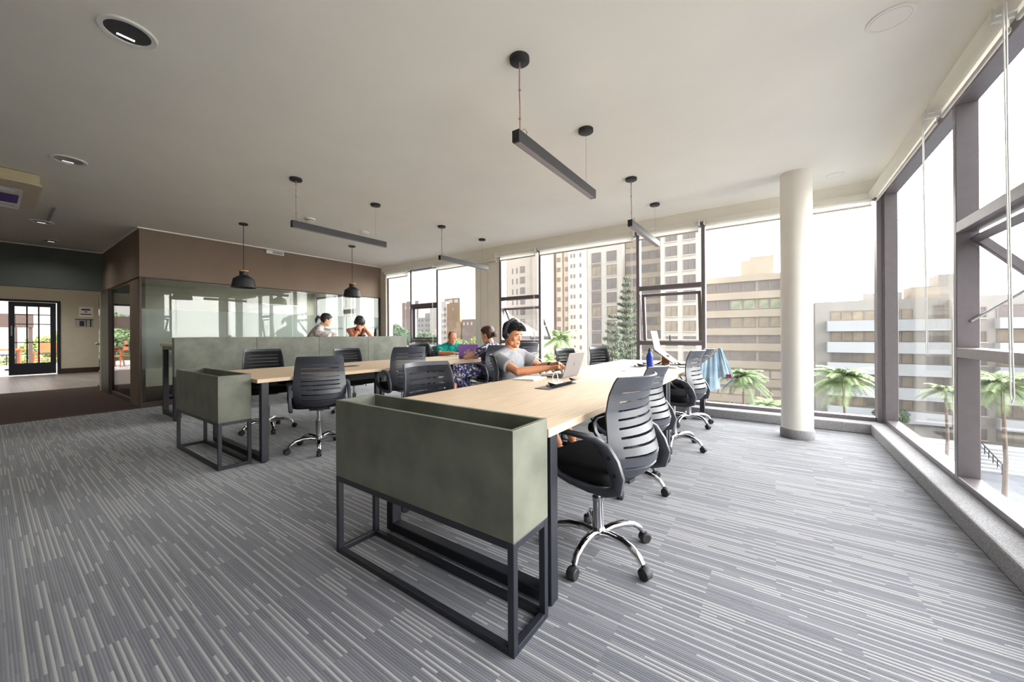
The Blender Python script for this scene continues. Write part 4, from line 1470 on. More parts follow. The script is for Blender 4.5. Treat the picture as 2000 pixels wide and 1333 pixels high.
def person(name_label, base, J, skin, k=1.0, voxel=0.006, hands=None, headM=None):
    mb = MB()
    mb.loft(torso_rings(J, k))
    H = headM.translation
    for q in ('R', 'L'):
        mb.tube([J['neck'] + V(0, 0, 0.015), J['neck'].lerp(J['sh' + q], 0.5) + V(0, 0, 0.005), J['sh' + q]], [0.048 * k, 0.045 * k, 0.05 * k], 12)
    # neck
    up = headM.to_3x3() @ V(0, 0, 1)
    fr = headM.to_3x3() @ V(0, 1, 0)
    mb.tube([J['neck'] - V(0, 0, 0.05), J['neck'] + (H - J['neck']) * 0.35, H - up * 0.055 - fr * 0.015], [0.064 * k, 0.054 * k, 0.056 * k], 14)
    add_head(mb, headM)
    for q in ('R', 'L'):
        s, e, w = J['sh' + q], J['el' + q], J['wr' + q]
        c = J['chest'].lerp(J['neck'], 0.5)
        mb.tube([c.lerp(s, 0.45), s, s.lerp(e, 0.35), s.lerp(e, 0.8), e, e.lerp(w, 0.25), e.lerp(w, 0.65), w],
                [0.052 * k, 0.056 * k, 0.049 * k, 0.041 * k, 0.039 * k, 0.041 * k, 0.034 * k, 0.026 * k], 14)
        mb.ball(s, 0.056 * k, 12, 8)
        mb.ball(e, 0.040 * k, 12, 8)
        hd = hands[q]
        add_hand(mb, w, hd[0], hd[1], hd[2], 0.95 * k, hd[3])
        h, kn, an = J['hip' + q], J['kn' + q], J['an' + q]
        mb.tube([h, h.lerp(kn, 0.3), h.lerp(kn, 0.75), kn, kn.lerp(an, 0.25), kn.lerp(an, 0.6), an], [0.088 * k, 0.085 * k, 0.064 * k, 0.056 * k, 0.055 * k, 0.044 * k, 0.036 * k], 14)
        mb.ball(h, 0.088 * k, 12, 8)
        mb.ball(kn, 0.057 * k, 12, 8)
        t = J['toe' + q]
        mb.loft([ell(an - (t - an).normalized() * 0.04 - V(0, 0, 0.03), (t - an).cross(V(0, 0, 1)).normalized(), V(0, 0, 1), 0.028, 0.035, 12),
                 ell(an - V(0, 0, 0.03), (t - an).cross(V(0, 0, 1)).normalized(), V(0, 0, 1), 0.036, 0.042, 12),
                 ell(an.lerp(t, 0.6) - V(0, 0, 0.025), (t - an).cross(V(0, 0, 1)).normalized(), V(0, 0, 1), 0.043, 0.03, 12),
                 ell(t, (t - an).cross(V(0, 0, 1)).normalized(), V(0, 0, 1), 0.03, 0.015, 12)])
    mb.v = [tuple(Vector(p) - Vector(base)) for p in mb.v]
    o = mb.build('person', skin, smooth=True, ang=180)
    fuse(o, voxel, 3, 0.45)
    o.location = base
    tag(o, name_label, 'person')
    return o


def cloth(name, parent, shells, m, voxel=0.007, smooth=4):
    base = parent.location
    shells.v = [tuple(Vector(p) - base) for p in shells.v]
    o = shells.build(name, m, parent, smooth=True, ang=180)
    fuse(o, voxel, smooth, 0.5)
    return o


def rel(parent, mb):
    b = parent.location
    mb.v = [tuple(Vector(p) - b) for p in mb.v]
    return mb


def sleeves(mb, J, k, frac, e=0.013, flare=0.012):
    for q in ('R', 'L'):
        s, el = J['sh' + q], J['el' + q]
        c = J['chest'].lerp(J['neck'], 0.5)
        mb.tube([J['neck'] + V(0, 0, 0.0), J['neck'].lerp(s, 0.5) + V(0, 0, 0.004), s], [0.05 * k + e, 0.05 * k + e, 0.054 * k + e], 12)
        mb.tube([c.lerp(s, 0.3), s, s.lerp(el, 0.35 * frac), s.lerp(el, frac)], [0.058 * k + e, 0.06 * k + e, 0.056 * k + e, 0.05 * k + e + flare], 14)
        mb.ball(s, 0.059 * k + e, 12, 8)


def thighs(mb, J, k, frac=1.0, low=0.0, e=0.012, flare=0.0):
    for q in ('R', 'L'):
        h, kn, an = J['hip' + q], J['kn' + q], J['an' + q]
        pts = [h, h.lerp(kn, 0.3 * frac), h.lerp(kn, 0.75 * frac), h.lerp(kn, frac)]
        rs = [0.092 * k + e, 0.088 * k + e, 0.07 * k + e, 0.062 * k + e + flare]
        if low > 0:
            pts += [kn.lerp(an, 0.4 * low), kn.lerp(an, low)]
            rs += [0.054 * k + e, 0.046 * k + e + flare]
        mb.tube(pts, rs, 14)
        mb.ball(h, 0.09 * k + e, 12, 8)


def shoes(parent, J, m, high=0.0):
    for q in ('R', 'L'):
        an, t = J['an' + q], J['toe' + q]
        d = (t - an)
        d.z = 0
        d.normalize()
        s = d.cross(V(0, 0, 1)).normalized()
        z = V(0, 0, 1)
        mb = MB()
        g = an - V(0, 0, 0.045)
        mb.loft([ell(g - d * 0.06, s, z, 0.022, 0.03, 14), ell(g - d * 0.045, s, z, 0.036, 0.042 + high, 14), ell(g + d * 0.0, s, z, 0.042, 0.046 + high, 14),
                 ell(g + d * 0.07 - z * 0.008, s, z, 0.045, 0.036, 14), ell(g + d * 0.14 - z * 0.016, s, z, 0.044, 0.026, 14), ell(g + d * 0.185 - z * 0.022, s, z, 0.024, 0.014, 14)])
        rel(parent, mb).build('shoe', m, parent, smooth=True, ang=180)


def hair_cap(parent, M, m, front=0.062, side=0.0, back=-0.075, th=0.018, rough=0.004, seed=1, top=0.010, fringe=0.0):
    """closed shell over the skull, hairline height varying round the head"""
    R = random.Random(seed)
    nA, nT = 40, 12
    outer, inner = [], []
    for j in range(nT + 1):
        tt = j / nT
        ro, ri = [], []
        for i in range(nA):
            a = 2 * PI * i / nA
            sa = math.sin(a)
            if sa > 0.55:
                lo = front
            elif sa > -0.1:
                lo = side + (front - side) * max(0, (sa - 0.15)) / 0.4 if sa > 0.15 else side
            else:
                lo = side + (back - side) * min(1, (-0.1 - sa) / 0.5)
            z = lo + (0.121 - lo) * tt
            o = th * (0.25 + 0.75 * min(1, tt * 3.5)) + R.uniform(-rough, rough)
            if fringe and sa > 0.4:
                o += fringe * max(0, 1 - abs(tt - 0.3) * 2.2)
            p = head_pt(a, z, o)
            p.z += top * tt ** 1.5 + th * 0.8 * tt ** 4
            ro.append(M @ p)
            ri.append(M @ head_pt(a, min(z, 0.1205), -0.004))
        outer.append(ro)
        inner.append(ri)
    mb = MB()
    mb.loft(outer + inner[::-1], cap=False)
    n = nA
    # join the two lower edges and close the crown
    mb.add([p for p in outer[0]] + [p for p in inner[0]], [(i, (i + 1) % n, n + (i + 1) % n, n + i) for i in range(n)])
    mb.add(outer[-1], [tuple(range(n))])
    o = rel(parent, mb).build('hair', m, parent, smooth=True, ang=180)
    return o


# --- man with headphones at the front table
base = V(-2.25, 3.02, 0)
hm = Matrix.Translation(V(-2.125, 3.02, 1.128)) @ frame((0.97, -0.02, -0.22))
J = dict(pelvis=V(-2.17, 3.03, 0.585), chest=V(-2.175, 3.02, 0.84), neck=V(-2.17, 3.02, 0.965), side_p=V(0.05, -1, 0), side_s=V(-0.14, -1, 0),
         shR=V(-2.175, 2.835, 0.90), shL=V(-2.135, 3.20, 0.915), elR=V(-1.89, 2.765, 0.795), elL=V(-1.96, 3.29, 0.80), wrR=V(-1.665, 2.945, 0.825), wrL=V(-1.735, 3.135, 0.84),
         hipR=V(-2.12, 2.94, 0.585), hipL=V(-2.12, 3.12, 0.585), knR=V(-1.83, 2.95, 0.575), knL=V(-1.82, 3.2, 0.575),
         anR=V(-1.62, 3.04, 0.115), anL=V(-1.58, 3.25, 0.115), toeR=V(-1.45, 3.02, 0.045), toeL=V(-1.41, 3.25, 0.045))
H = dict(R=((0.95, 0.25, 0.12), (0.0, 0.45, -0.9), -1, 0.62), L=((0.95, -0.1, 0.2), (0.0, -0.4, -0.9), 1, 0.6))
man = person('young man with black headphones and grey t-shirt typing at the front table', base, J, MT['skin_tan'], 0.97, 0.0048, H, hm)
sh = MB()
sh.loft(torso_rings(J, 0.97, 0.016)[:-1])
sh.tube([J['chest'], J['neck'] + V(0.0, 0, -0.01), J['neck'] + V(0.004, 0, 0.012)], [0.1, 0.082, 0.072], 16)
sleeves(sh, J, 0.97, 0.62)
cloth('t_shirt', man, sh, MT['grey_tee'])
sh = MB()
thighs(sh, J, 0.97, 0.95, 0, 0.014, 0.02)
sh.loft(torso_rings(J, 0.97, 0.012)[:3])
cloth('shorts', man, sh, MT['dark_shorts'], 0.009)
shoes(man, J, MT['black_shoe'])
face_parts(man, Matrix.Translation(-base) @ hm, MT['hair_black'])
hair_cap(man, hm, MT['hair_black'], front=0.058, side=0.012, back=-0.07, th=0.015, rough=0.003, seed=3, top=0.010, fringe=0.008)
# tufts of the fringe
mb = MB()
R = random.Random(8)
for i in range(150):
    a = R.uniform(-0.1, PI + 0.1)
    z = R.uniform(0.058, 0.118)
    p0 = head_pt(a, z, 0.010)
    d = V(math.cos(a) * 0.5 + R.uniform(-0.3, 0.3), 0.9, R.uniform(-0.2, 0.5)).normalized()
    mb.tube([p0, p0 + d * 0.018 + V(0, 0, 0.005), p0 + d * 0.034 + V(0, 0, -0.002)], [0.0065, 0.0055, 0.001], 6, hm)
rel(man, mb).build('hair', MT['hair_black'], man, smooth=True, ang=180)
# wristband
mb = MB().tube([J['wrL'] - V(0.03, -0.008, 0.004), J['wrL'] - V(0.045, -0.012, 0.006)], 0.031, 16)
rel(man, mb).build('wristband', MT['key'], man, smooth=True)

hp = thing('headphones', 'black over-ear headphones worn by the man in the grey t-shirt', 'headphones', tuple(hm.translation))
hr = hm.to_3x3().to_4x4()
arc = []
for i in range(17):
    a = math.radians(-8 + 196 * i / 16)
    arc.append(V(math.cos(a) * 0.103, -0.018, 0.012 + math.sin(a) * 0.145))
MB().tube(arc, 0.0085, 10, hr, sx=2.0, up=(1, 0, 0)).build('headband', MT['dark_grey'], hp, smooth=True)
for s in (-1, 1):
    MB().lathe([(0.02, s * 0.078), (0.037, s * 0.08), (0.04, s * 0.09), (0.036, s * 0.1), (0.024, s * 0.108), (0.003, s * 0.11)], 28, (0, -0.016, -0.005), 'X', hr).build('ear_cup', MT['black_plastic'], hp, smooth=True)
eg = thing('eyeglasses', 'thin metal eyeglasses on the face of the man with headphones', 'eyeglasses', tuple(hm.translation))


def specs(t, M, m, r=0.0185):
    b = MB()
    for s in (-1, 1):
        b.lathe([(r, -0.0009), (r + 0.0012, 0), (r, 0.0009)], 24, (s * 0.032, 0.102, 0.002), 'Y', M, cap=False)
        b.tube([(s * 0.054, 0.1, 0.01), (s * 0.07, 0.06, 0.012), (s * 0.074, 0.0, 0.012)], 0.0014, 6, M)
    b.tube([(-0.011, 0.103, 0.006), (0, 0.107, 0.009), (0.011, 0.103, 0.006)], 0.0013, 6, M)
    b.build('frame', m, t, smooth=True)


specs(eg, hr, MT['steel'])

# --- woman in the floral dress, seen from behind
base = V(-3.4, 4.25, 0)
hm = Matrix.Translation(V(-3.50, 4.33, 1.125)) @ frame((-0.97, -0.05, -0.2))
J = dict(pelvis=V(-3.38, 4.27, 0.63), chest=V(-3.42, 4.31, 0.83), neck=V(-3.43, 4.33, 0.985), side_p=V(-0.2, 1, 0), side_s=V(-0.1, 1, 0), belly=0.02,
         shR=V(-3.41, 4.50, 0.91), shL=V(-3.44, 4.15, 0.90), elR=V(-3.66, 4.5, 0.80), elL=V(-3.69, 4.06, 0.805), wrR=V(-3.86, 4.52, 0.81), wrL=V(-3.73, 4.33, 0.815),
         hipR=V(-3.42, 4.36, 0.625), hipL=V(-3.42, 4.19, 0.625), knR=V(-3.78, 4.14, 0.60), knL=V(-3.68, 3.86, 0.60),
         anR=V(-3.72, 3.98, 0.13), anL=V(-3.52, 3.60, 0.36), toeR=V(-3.86, 3.84, 0.06), toeL=V(-3.60, 3.45, 0.29))
H = dict(R=((-0.9, -0.2, 0.0), (0, 0, -1), 1, 0.45), L=((-0.5, 0.8, 0.0), (0, 0, -1), -1, 0.45))
wf = person('woman with a brown hair bun and blue floral dress, seen from behind', base, J, MT['skin_light'], 0.96, 0.0065, H, hm)
d = MB()
d.loft(torso_rings(J, 0.96, 0.016)[:-1])
sleeves(d, J, 0.96, 0.38, 0.012, 0.014)
thighs(d, J, 0.98, 1.0, 0.62, 0.03, 0.05)
d.loft([ell(J['hipR'].lerp(J['hipL'], 0.5), V(0, 1, 0), V(0, 0, 1), 0.17, 0.1), ell(J['knR'].lerp(J['knL'], 0.5), V(0, 1, 0), V(0, 0, 1), 0.2, 0.075), ell(J['knR'].lerp(J['knL'], 0.5) + V(0.05, -0.08, -0.22), V(0.4, 1, 0).normalized(), V(-0.7, 0, 0.3), 0.2, 0.06)])
cloth('dress', wf, d, MT['floral'], 0.009)
shoes(wf, J, MT['navy_shoe'])
mb = MB()
for q in ('R', 'L'):
    a, t = J['an' + q], J['toe' + q]
    mb.tube([a + V(-0.03, 0.05, -0.03), a + V(0, 0, 0.03), a + V(0.03, -0.03, -0.03)], 0.013, 8)
    mb.tube([a.lerp(t, 0.55) + V(-0.05, 0.02, -0.03), a.lerp(t, 0.5) + V(0, 0, 0.025), a.lerp(t, 0.55) + V(0.05, -0.02, -0.03)], 0.012, 8)
rel(wf, mb).build('sandal_strap', MT['orange'], wf, smooth=True)
face_parts(wf, Matrix.Translation(-base) @ hm, MT['hair_brown'])
hair_cap(wf, hm, MT['hair_brown'], front=0.07, side=0.01, back=-0.085, th=0.016, rough=0.003, seed=5, top=0.006)
mb = MB()
mb.ball((0, -0.118, -0.015), (0.036, 0.028, 0.036), 14, 10, hm)
R = random.Random(4)
for i in range(12):
    a = 2 * PI * i / 12
    mb.tube([hm @ V(0.03 * math.cos(a), -0.125, -0.015 + 0.03 * math.sin(a)), hm @ V(0.034 * math.cos(a + 0.6), -0.14, -0.015 + 0.034 * math.sin(a + 0.6)), hm @ V(0.012 * math.cos(a + 1.4), -0.148, -0.015 + 0.012 * math.sin(a + 1.4))], [0.01, 0.011, 0.008], 8)
rel(wf, mb).build('hair_bun', MT['hair_brown'], wf, smooth=True)

# --- man in the teal polo at the far side of the second table
base = V(-5.2, 5.2, 0)
hm = Matrix.Translation(V(-4.965, 5.085, 1.075)) @ frame((0.80, -0.42, -0.36))
J = dict(pelvis=V(-5.30, 5.24, 0.58), chest=V(-5.14, 5.16, 0.79), neck=V(-5.06, 5.12, 0.945), side_p=V(-0.4, -1, 0), side_s=V(-0.45, -0.9, 0), belly=0.055,
         shR=V(-5.16, 4.93, 0.86), shL=V(-4.95, 5.31, 0.875), elR=V(-5.00, 4.80, 0.79), elL=V(-4.66, 5.33, 0.80), wrR=V(-4.76, 4.90, 0.80), wrL=V(-4.50, 5.15, 0.80),
         hipR=V(-5.25, 5.14, 0.58), hipL=V(-5.22, 5.33, 0.58), knR=V(-4.80, 4.98, 0.58), knL=V(-4.78, 5.22, 0.58),
         anR=V(-4.72, 4.94, 0.11), anL=V(-4.70, 5.18, 0.11), toeR=V(-4.54, 4.88, 0.045), toeL=V(-4.52, 5.12, 0.045))
H = dict(R=((0.9, 0.3, 0.0), (0, 0, -1), -1, 0.45), L=((0.7, -0.6, 0.0), (0, 0, -1), 1, 0.45))
mt = person('bald man in a teal polo shirt looking down at the purple laptop', base, J, MT['skin_ruddy'], 1.06, 0.0065, H, hm)
s = MB()
s.loft(torso_rings(J, 1.06, 0.016)[:-1])
s.tube([J['chest'], J['neck'] + V(0, 0, -0.01), J['neck'] + V(0.004, 0, 0.01)], [0.12, 0.095, 0.08], 16)
sleeves(s, J, 1.06, 0.72)
cloth('polo_shirt', mt, s, MT['teal'])
mb = MB()
nk = J['neck']
up = V(0.25, -0.12, 1).normalized()
fw = V(0.8, -0.5, -0.1).normalized()
sd = fw.cross(up).normalized()
ring0 = ell(nk + up * 0.0, sd, fw, 0.085, 0.078, 20)
ring1 = ell(nk + up * 0.035, sd, fw, 0.078, 0.07, 20)
ring2 = ell(nk + up * 0.0 + fw * 0.006, sd, fw, 0.108, 0.1, 20)
mb.loft([ring0, ring1, ring2], cap=False)
rel(mt, mb).build('collar', MT['teal'], mt, smooth=True, solid=0.005)
s = MB()
s.loft(torso_rings(J, 1.06, 0.012)[:3])
thighs(s, J, 1.06, 1.0, 0.95, 0.014)
cloth('trousers', mt, s, MT['jeans'], 0.009)
shoes(mt, J, MT['black_shoe'])
face_parts(mt, Matrix.Translation(-base) @ hm, MT['hair_stub'])
hair_cap(mt, hm, MT['hair_stub'], front=0.118, side=0.004, back=-0.07, th=0.0025, rough=0.0004, seed=6, top=0.0)
eg = thing('eyeglasses', 'eyeglasses on the face of the bald man in the teal polo', 'eyeglasses', tuple(hm.translation))
specs(eg, hm.to_3x3().to_4x4(), MT['steel'])

# --- woman with the ponytail behind the divider
base = V(-7.6, 3.85, 0)
hm = Matrix.Translation(V(-7.44, 4.0, 1.448)) @ frame((0.18, 0.92, -0.3))
J = dict(pelvis=V(-7.62, 3.74, 0.83), chest=V(-7.56, 3.82, 1.08), neck=V(-7.51, 3.91, 1.30), side_p=V(0.95, -0.3, 0), side_s=V(0.9, -0.4, 0),
         shR=V(-7.37, 3.80, 1.19), shL=V(-7.67, 3.97, 1.2), elR=V(-7.2, 3.95, 1.075), elL=V(-7.45, 4.22, 1.08), wrR=V(-7.14, 4.17, 1.07), wrL=V(-7.25, 4.32, 1.07),
         hipR=V(-7.54, 3.70, 0.83), hipL=V(-7.62, 3.86, 0.83), knR=V(-7.2, 3.72, 0.80), knL=V(-7.24, 3.98, 0.80),
         anR=V(-7.28, 3.74, 0.36), anL=V(-7.32, 3.98, 0.36), toeR=V(-7.14, 3.74, 0.33), toeL=V(-7.18, 3.98, 0.33))
H = dict(R=((0.1, 0.9, 0.0), (0, 0, -1), -1, 0.4), L=((0.4, 0.8, 0.0), (0, 0, -1), 1, 0.4))
w1 = person('woman with a dark ponytail bending over the bar table, in profile', base, J, MT['skin_light'], 0.95, 0.0075, H, hm)
s = MB()
s.loft(torso_rings(J, 0.95, 0.03)[:-1])
s.tube([J['chest'], J['neck'] + V(0, 0, -0.03)], [0.13, 0.1], 16)
sleeves(s, J, 0.95, 0.9, 0.03, 0.02)
cloth('blouse', w1, s, MT['white_print'], 0.009)
s = MB()
s.loft(torso_rings(J, 0.95, 0.012)[:3])
thighs(s, J, 0.95, 1.0, 0.95, 0.012)
cloth('trousers', w1, s, MT['jeans'], 0.01)
shoes(w1, J, MT['black_shoe'])
face_parts(w1, Matrix.Translation(-base) @ hm, MT['hair_black'])
hair_cap(w1, hm, MT['hair_black'], front=0.066, side=-0.005, back=-0.085, th=0.016, rough=0.002, seed=9, top=0.008)
mb = MB()
mb.tube([hm @ V(0, -0.10, 0.0), hm @ V(0, -0.135, 0.01), hm @ V(0, -0.165, -0.01), hm @ V(0.01, -0.175, -0.06), hm @ V(0.0, -0.16, -0.12)], [0.022, 0.02, 0.03, 0.028, 0.006], 10)
mb.ball(hm @ V(0, -0.165, 0.012), 0.028, 10, 8)
rel(w1, mb).build('ponytail', MT['hair_black'], w1, smooth=True)
rel(w1, MB().tube([hm @ V(0, -0.115, 0.004), hm @ V(0, -0.132, 0.009)], 0.025, 14)).build('hair_tie', MT['red_tie'], w1, smooth=True)

# --- woman leaning her head on her hands
base = V(-7.55, 4.72, 0)
hm = Matrix.Translation(V(-7.36, 4.70, 1.41)) @ frame((0.62, -0.28, -0.62))
J = dict(pelvis=V(-7.66, 4.78, 0.83), chest=V(-7.55, 4.75, 1.06), neck=V(-7.46, 4.74, 1.285), side_p=V(-0.3, -1, 0), side_s=V(-0.35, -0.95, 0),
         shR=V(-7.56, 4.565, 1.24), shL=V(-7.41, 4.89, 1.25), elR=V(-7.30, 4.52, 1.075), elL=V(-7.16, 4.86, 1.075), wrR=V(-7.24, 4.62, 1.27), wrL=V(-7.20, 4.74, 1.275),
         hipR=V(-7.62, 4.68, 0.83), hipL=V(-7.62, 4.86, 0.83), knR=V(-7.24, 4.66, 0.80), knL=V(-7.24, 4.86, 0.80),
         anR=V(-7.32, 4.66, 0.36), anL=V(-7.32, 4.86, 0.36), toeR=V(-7.18, 4.66, 0.33), toeL=V(-7.18, 4.86, 0.33))
H = dict(R=((-0.25, 0.25, 0.9), (-0.8, 0.2, -0.2), 1, 0.55), L=((-0.3, -0.2, 0.9), (-0.8, -0.2, -0.2), -1, 0.55))
w2 = person('woman in a dark top resting her bowed head on her hands', base, J, MT['skin_ruddy'], 0.94, 0.006, H, hm)
s = MB()
s.loft(torso_rings(J, 0.94, 0.01)[:-2])
for q in ('R', 'L'):
    c = J['chest'].lerp(J['neck'], 0.3)
    tp = J['neck'].lerp(J['sh' + q], 0.5)
    s.tube([c + V(0.09, 0, -0.03), tp + V(0.04, 0, 0.02), tp + V(-0.02, 0, 0.035), c + V(-0.09, 0, -0.03)], 0.02, 8)
cloth('tank_top', w2, s, MT['black_top'], 0.008)
s = MB()
s.loft(torso_rings(J, 0.94, 0.014)[:3])
thighs(s, J, 0.94, 1.0, 0.95, 0.012)
cloth('trousers', w2, s, MT['jeans'], 0.01)
shoes(w2, J, MT['black_shoe'])
face_parts(w2, Matrix.Translation(-base) @ hm, MT['hair_black'])
hair_cap(w2, hm, MT['hair_black'], front=0.05, side=-0.03, back=-0.08, th=0.02, rough=0.003, seed=12, top=0.012, fringe=0.01)
mb = MB()
R = random.Random(21)
for i in range(90):
    a = R.uniform(-PI, PI)
    z = R.uniform(0.0, 0.1)
    if math.sin(a) > 0.5:
        z = R.uniform(0.045, 0.1)
    p0 = head_pt(a, z, 0.016)
    d = V(math.cos(a) * 0.4, math.sin(a) * 0.4, -1.0).normalized()
    L = R.uniform(0.03, 0.07)
    mb.tube([p0, p0 + d * L * 0.5 + V(math.cos(a), math.sin(a), 0) * 0.008, p0 + d * L], [0.009, 0.007, 0.001], 6, hm)
rel(w2, mb).build('hair', MT['hair_black'], w2, smooth=True, ang=180)
e, w = J['elR'], J['wrR']
rel(w2, MB().tube([e.lerp(w, 0.80), e.lerp(w, 0.92)], 0.031, 16)).build('wristband', MT['key'], w2, smooth=True)

# --- denim garment on the window chair (hangs over its back and near armrest)
y0, y1 = 4.80, 4.98
drape([(-0.70, y0, 0.77), (-0.655, y0 + 0.03, 0.815), (-0.60, y0 + 0.05, 0.86), (-0.545, y0 + 0.08, 0.93)], [(-0.725, y0 - 0.02, 0.615), (-0.66, y0 - 0.04, 0.55), (-0.60, y0 - 0.05, 0.47), (-0.50, y0 - 0.02, 0.50)], 26, 20, 0.012, 0.3, (0.3, -1, 0), 'front_panel', MT['denim'])
drape([(-0.56, y0 + 0.07, 0.90), (-0.535, y0 + 0.09, 0.955), (-0.515, y0 + 0.09, 0.963), (-0.50, y0 + 0.08, 0.94)], [(-0.55, y0 + 0.01, 0.59), (-0.50, y0, 0.635), (-0.44, y0 + 0.01, 0.64), (-0.385, y0 + 0.02, 0.64)], 24, 20, 0.010, 1.3, (0.3, -1, 0), 'side_panel', MT['denim'])
drape([(-0.535, y0 + 0.12, 0.955), (-0.515, y0 + 0.13, 0.96), (-0.50, y0 + 0.14, 0.94)], [(-0.50, y0 + 0.12, 0.60), (-0.44, y0 + 0.13, 0.61), (-0.385, y0 + 0.12, 0.64)], 16, 16, 0.008, 2.0, (0.3, -1, 0), 'inner_panel', MT['denim'])
MB().add([(-0.50, y0 + 0.0, 0.475), (-0.478, y0 + 0.0, 0.515), (-0.372, y0 + 0.02, 0.645), (-0.392, y0 + 0.02, 0.60),
          (-0.50, y0 + 0.03, 0.475), (-0.478, y0 + 0.03, 0.515), (-0.372, y0 + 0.05, 0.645), (-0.392, y0 + 0.05, 0.60)],
         [(0, 3, 2, 1), (4, 5, 6, 7), (0, 1, 5, 4), (1, 2, 6, 5), (2, 3, 7, 6), (3, 0, 4, 7)]).build('waistband', MT['denim_dark'], dn, bevel=0.003)
MB().box(-0.445, -0.395, y0 - 0.005, y0 + 0.004, 0.63, 0.672).build('leather_patch', MT['leather_red'], dn, bevel=0.002)
b = MB()
for (x, z) in ((-0.705, 0.62), (-0.665, 0.565), (-0.62, 0.505)):
    b.lathe([(0.007, 0), (0.007, -0.004), (0.002, -0.005)], 10, (x, y0 - 0.055, z), 'Y')
b.build('button', MT['bolt'], dn)
# ------------------------------------------------------------------ outdoors
GZ = -14.0
struct(MB().box(-320, 160, 5.97, 320, GZ - 0.5, GZ).build('floor', MT['asphalt']))
struct(MB().box(-18.2, 1.1, -4.6, 5.95, GZ, -0.32).build('wall_back', MT['f_cream']))


def building(label, x0, x1, Y, zt, depth, m):
    t = thing('building', label, 'building', ((x0 + x1) / 2, Y, GZ))
    cx = (x0 + x1) / 2
    MB().box(x0 - cx, x1 - cx, 0, depth, 0, zt - GZ).build('wall', m, t)
    t['cx'] = cx
    return t


_wc = {}


def win(b, x, z, w, h, m, mull=1, sill=True, name='window'):
    """window of width w and height h, lower-left world corner (x, z), on the front face"""
    key = (round(w, 2), round(h, 2), m.name, mull, sill)
    if key not in _wc:
        k = MB()
        fr = min(0.09, w * 0.07)
        k.box(0, w, -0.03, 0.0, 0, h)
        k.cur = 1
        k.box(-0.02, fr, -0.08, 0.0, 0, h).box(w - fr, w + 0.02, -0.08, 0, 0, h).box(fr, w - fr, -0.08, 0, h - fr, h).box(fr, w - fr, -0.08, 0, 0, fr)
        for q in range(1, mull):
            k.box(w * q / mull - fr / 2, w * q / mull + fr / 2, -0.08, 0, fr, h - fr)
        if sill:
            k.cur = 2
            k.box(-0.1, w + 0.1, -0.2, 0, -0.12, 0)
        o = k.build(name, [m, MT['f_frame'], MT['f_white']], b)
        _wc[key] = o
    else:
        o = _wc[key].copy()
        COL.objects.link(o)
        o.parent = b
    o.location = (x - b['cx'], 0, z - GZ)
    return o


def part(b, name, m, x0, x1, y0, y1, z0, z1):
    return MB().box(x0 - b['cx'], x1 - b['cx'], y0, y1, z0 - GZ, z1 - GZ).build(name, m, b)


# grey building with white balconies
b = building('wide grey apartment building with long white balconies, right of the column', 5.0, 34.0, 72, 5.7, 16, MT['f_grey'])
tops = [2.84, -0.2, -3.16, -6.36, -9.47]
for i, z in enumerate(tops):
    part(b, 'balcony', MT['f_balc'], 6.27, 15.4, -1.5, 0, z - 1.5, z)
    part(b, 'balcony', MT['f_balc'], 15.4, 18.4, -1.2, 0, z - 1.5, z)
    part(b, 'balcony', MT['f_balc'], 22.2, 33.9, -1.5, 0, z - 1.3, z)
for i, z in enumerate([2.88, -0.15, -3.1, -6.3, -9.4, -12.4]):
    win(b, 6.8, z, 3.6, 1.42, MT['f_glass2'] if i != 2 else MT['f_glass'], 3, False)
    win(b, 10.45, z, 3.6, 1.42, MT['f_glass2'] if i < 3 else MT['f_glass'], 3, False)
    win(b, 14.15, z, 1.1, 1.42, MT['f_glass2'], 1, False)
    win(b, 17.1, z + 0.1, 0.9, 1.7, MT['f_glass'], 1, False)
    win(b, 20.0, z, 1.6, 1.4, MT['f_glass'], 2)
    for k in range(3):
        win(b, 22.4 + k * 3.8, z, 3.7, 1.6, MT['f_glass2'] if (i + k) % 3 else MT['f_glass'], 3, False)
part(b, 'roof_box', MT['f_grey'], 10.6, 14.6, 2, 6, 5.7, 6.8)
part(b, 'roof_box', MT['f_beige'], 15.5, 18.2, 2, 6, 5.7, 7.4)
part(b, 'roof_box', MT['f_grey'], 18.3, 20.2, 3, 7, 5.7, 9.0)
part(b, 'pilaster', MT['f_white'], 18.45, 19.9, -1.3, 0, GZ, 5.3)
# beige office slab with ribbon windows
b = building('beige concrete building with ribbon windows left of the column', -10.3, 4.9, 76, 11.15, 16, MT['f_beige'])
part(b, 'roof_box', MT['f_beige'], -3.5, -0.05, 1, 8, 11.15, 14.4)
part(b, 'roof_box', MT['f_beige'], -4.85, -3.5, 1, 8, 11.15, 13.85)
part(b, 'parapet', MT['f_beige'], -10.3, 4.9, -0.3, 0, 10.1, 11.15)
rows = [(8.39, 9.99), (5.27, 6.97), (2.16, 3.94), (-0.52, 0.91), (-3.55, -2.12), (-6.58, -5.15), (-9.61, -8.27)]
for i, (z0, z1) in enumerate(rows):
    part(b, 'sill_band', MT['f_beige'], -10.3, 4.9, -0.3, 0, z0 - 1.35, z0 - 0.1)
    g = [MT['f_glass'], MT['f_glass3'], MT['f_glass2'], MT['f_glass'], MT['f_glass'], MT['f_pink'], MT['f_pink']][i]
    for k in range(4):
        win(b, -10.2 + k * 1.92, z0, 1.86, z1 - z0, MT['f_glass'] if (k < 2 and i < 3) else g, 1, False)
    for k in range(2):
        win(b, -2.2 + k * 1.58, z0, 1.52, z1 - z0, g, 1, False)
    win(b, 3.6, z0, 1.0, z1 - z0, MT['f_glass'], 1, False)
part(b, 'pilaster', MT['f_white'], 1.1, 3.2, -0.5, 0, GZ, 10.9)
part(b, 'antenna', MT['f_frame'], -9.3, -9.2, 1, 1.1, 11.15, 17.0)
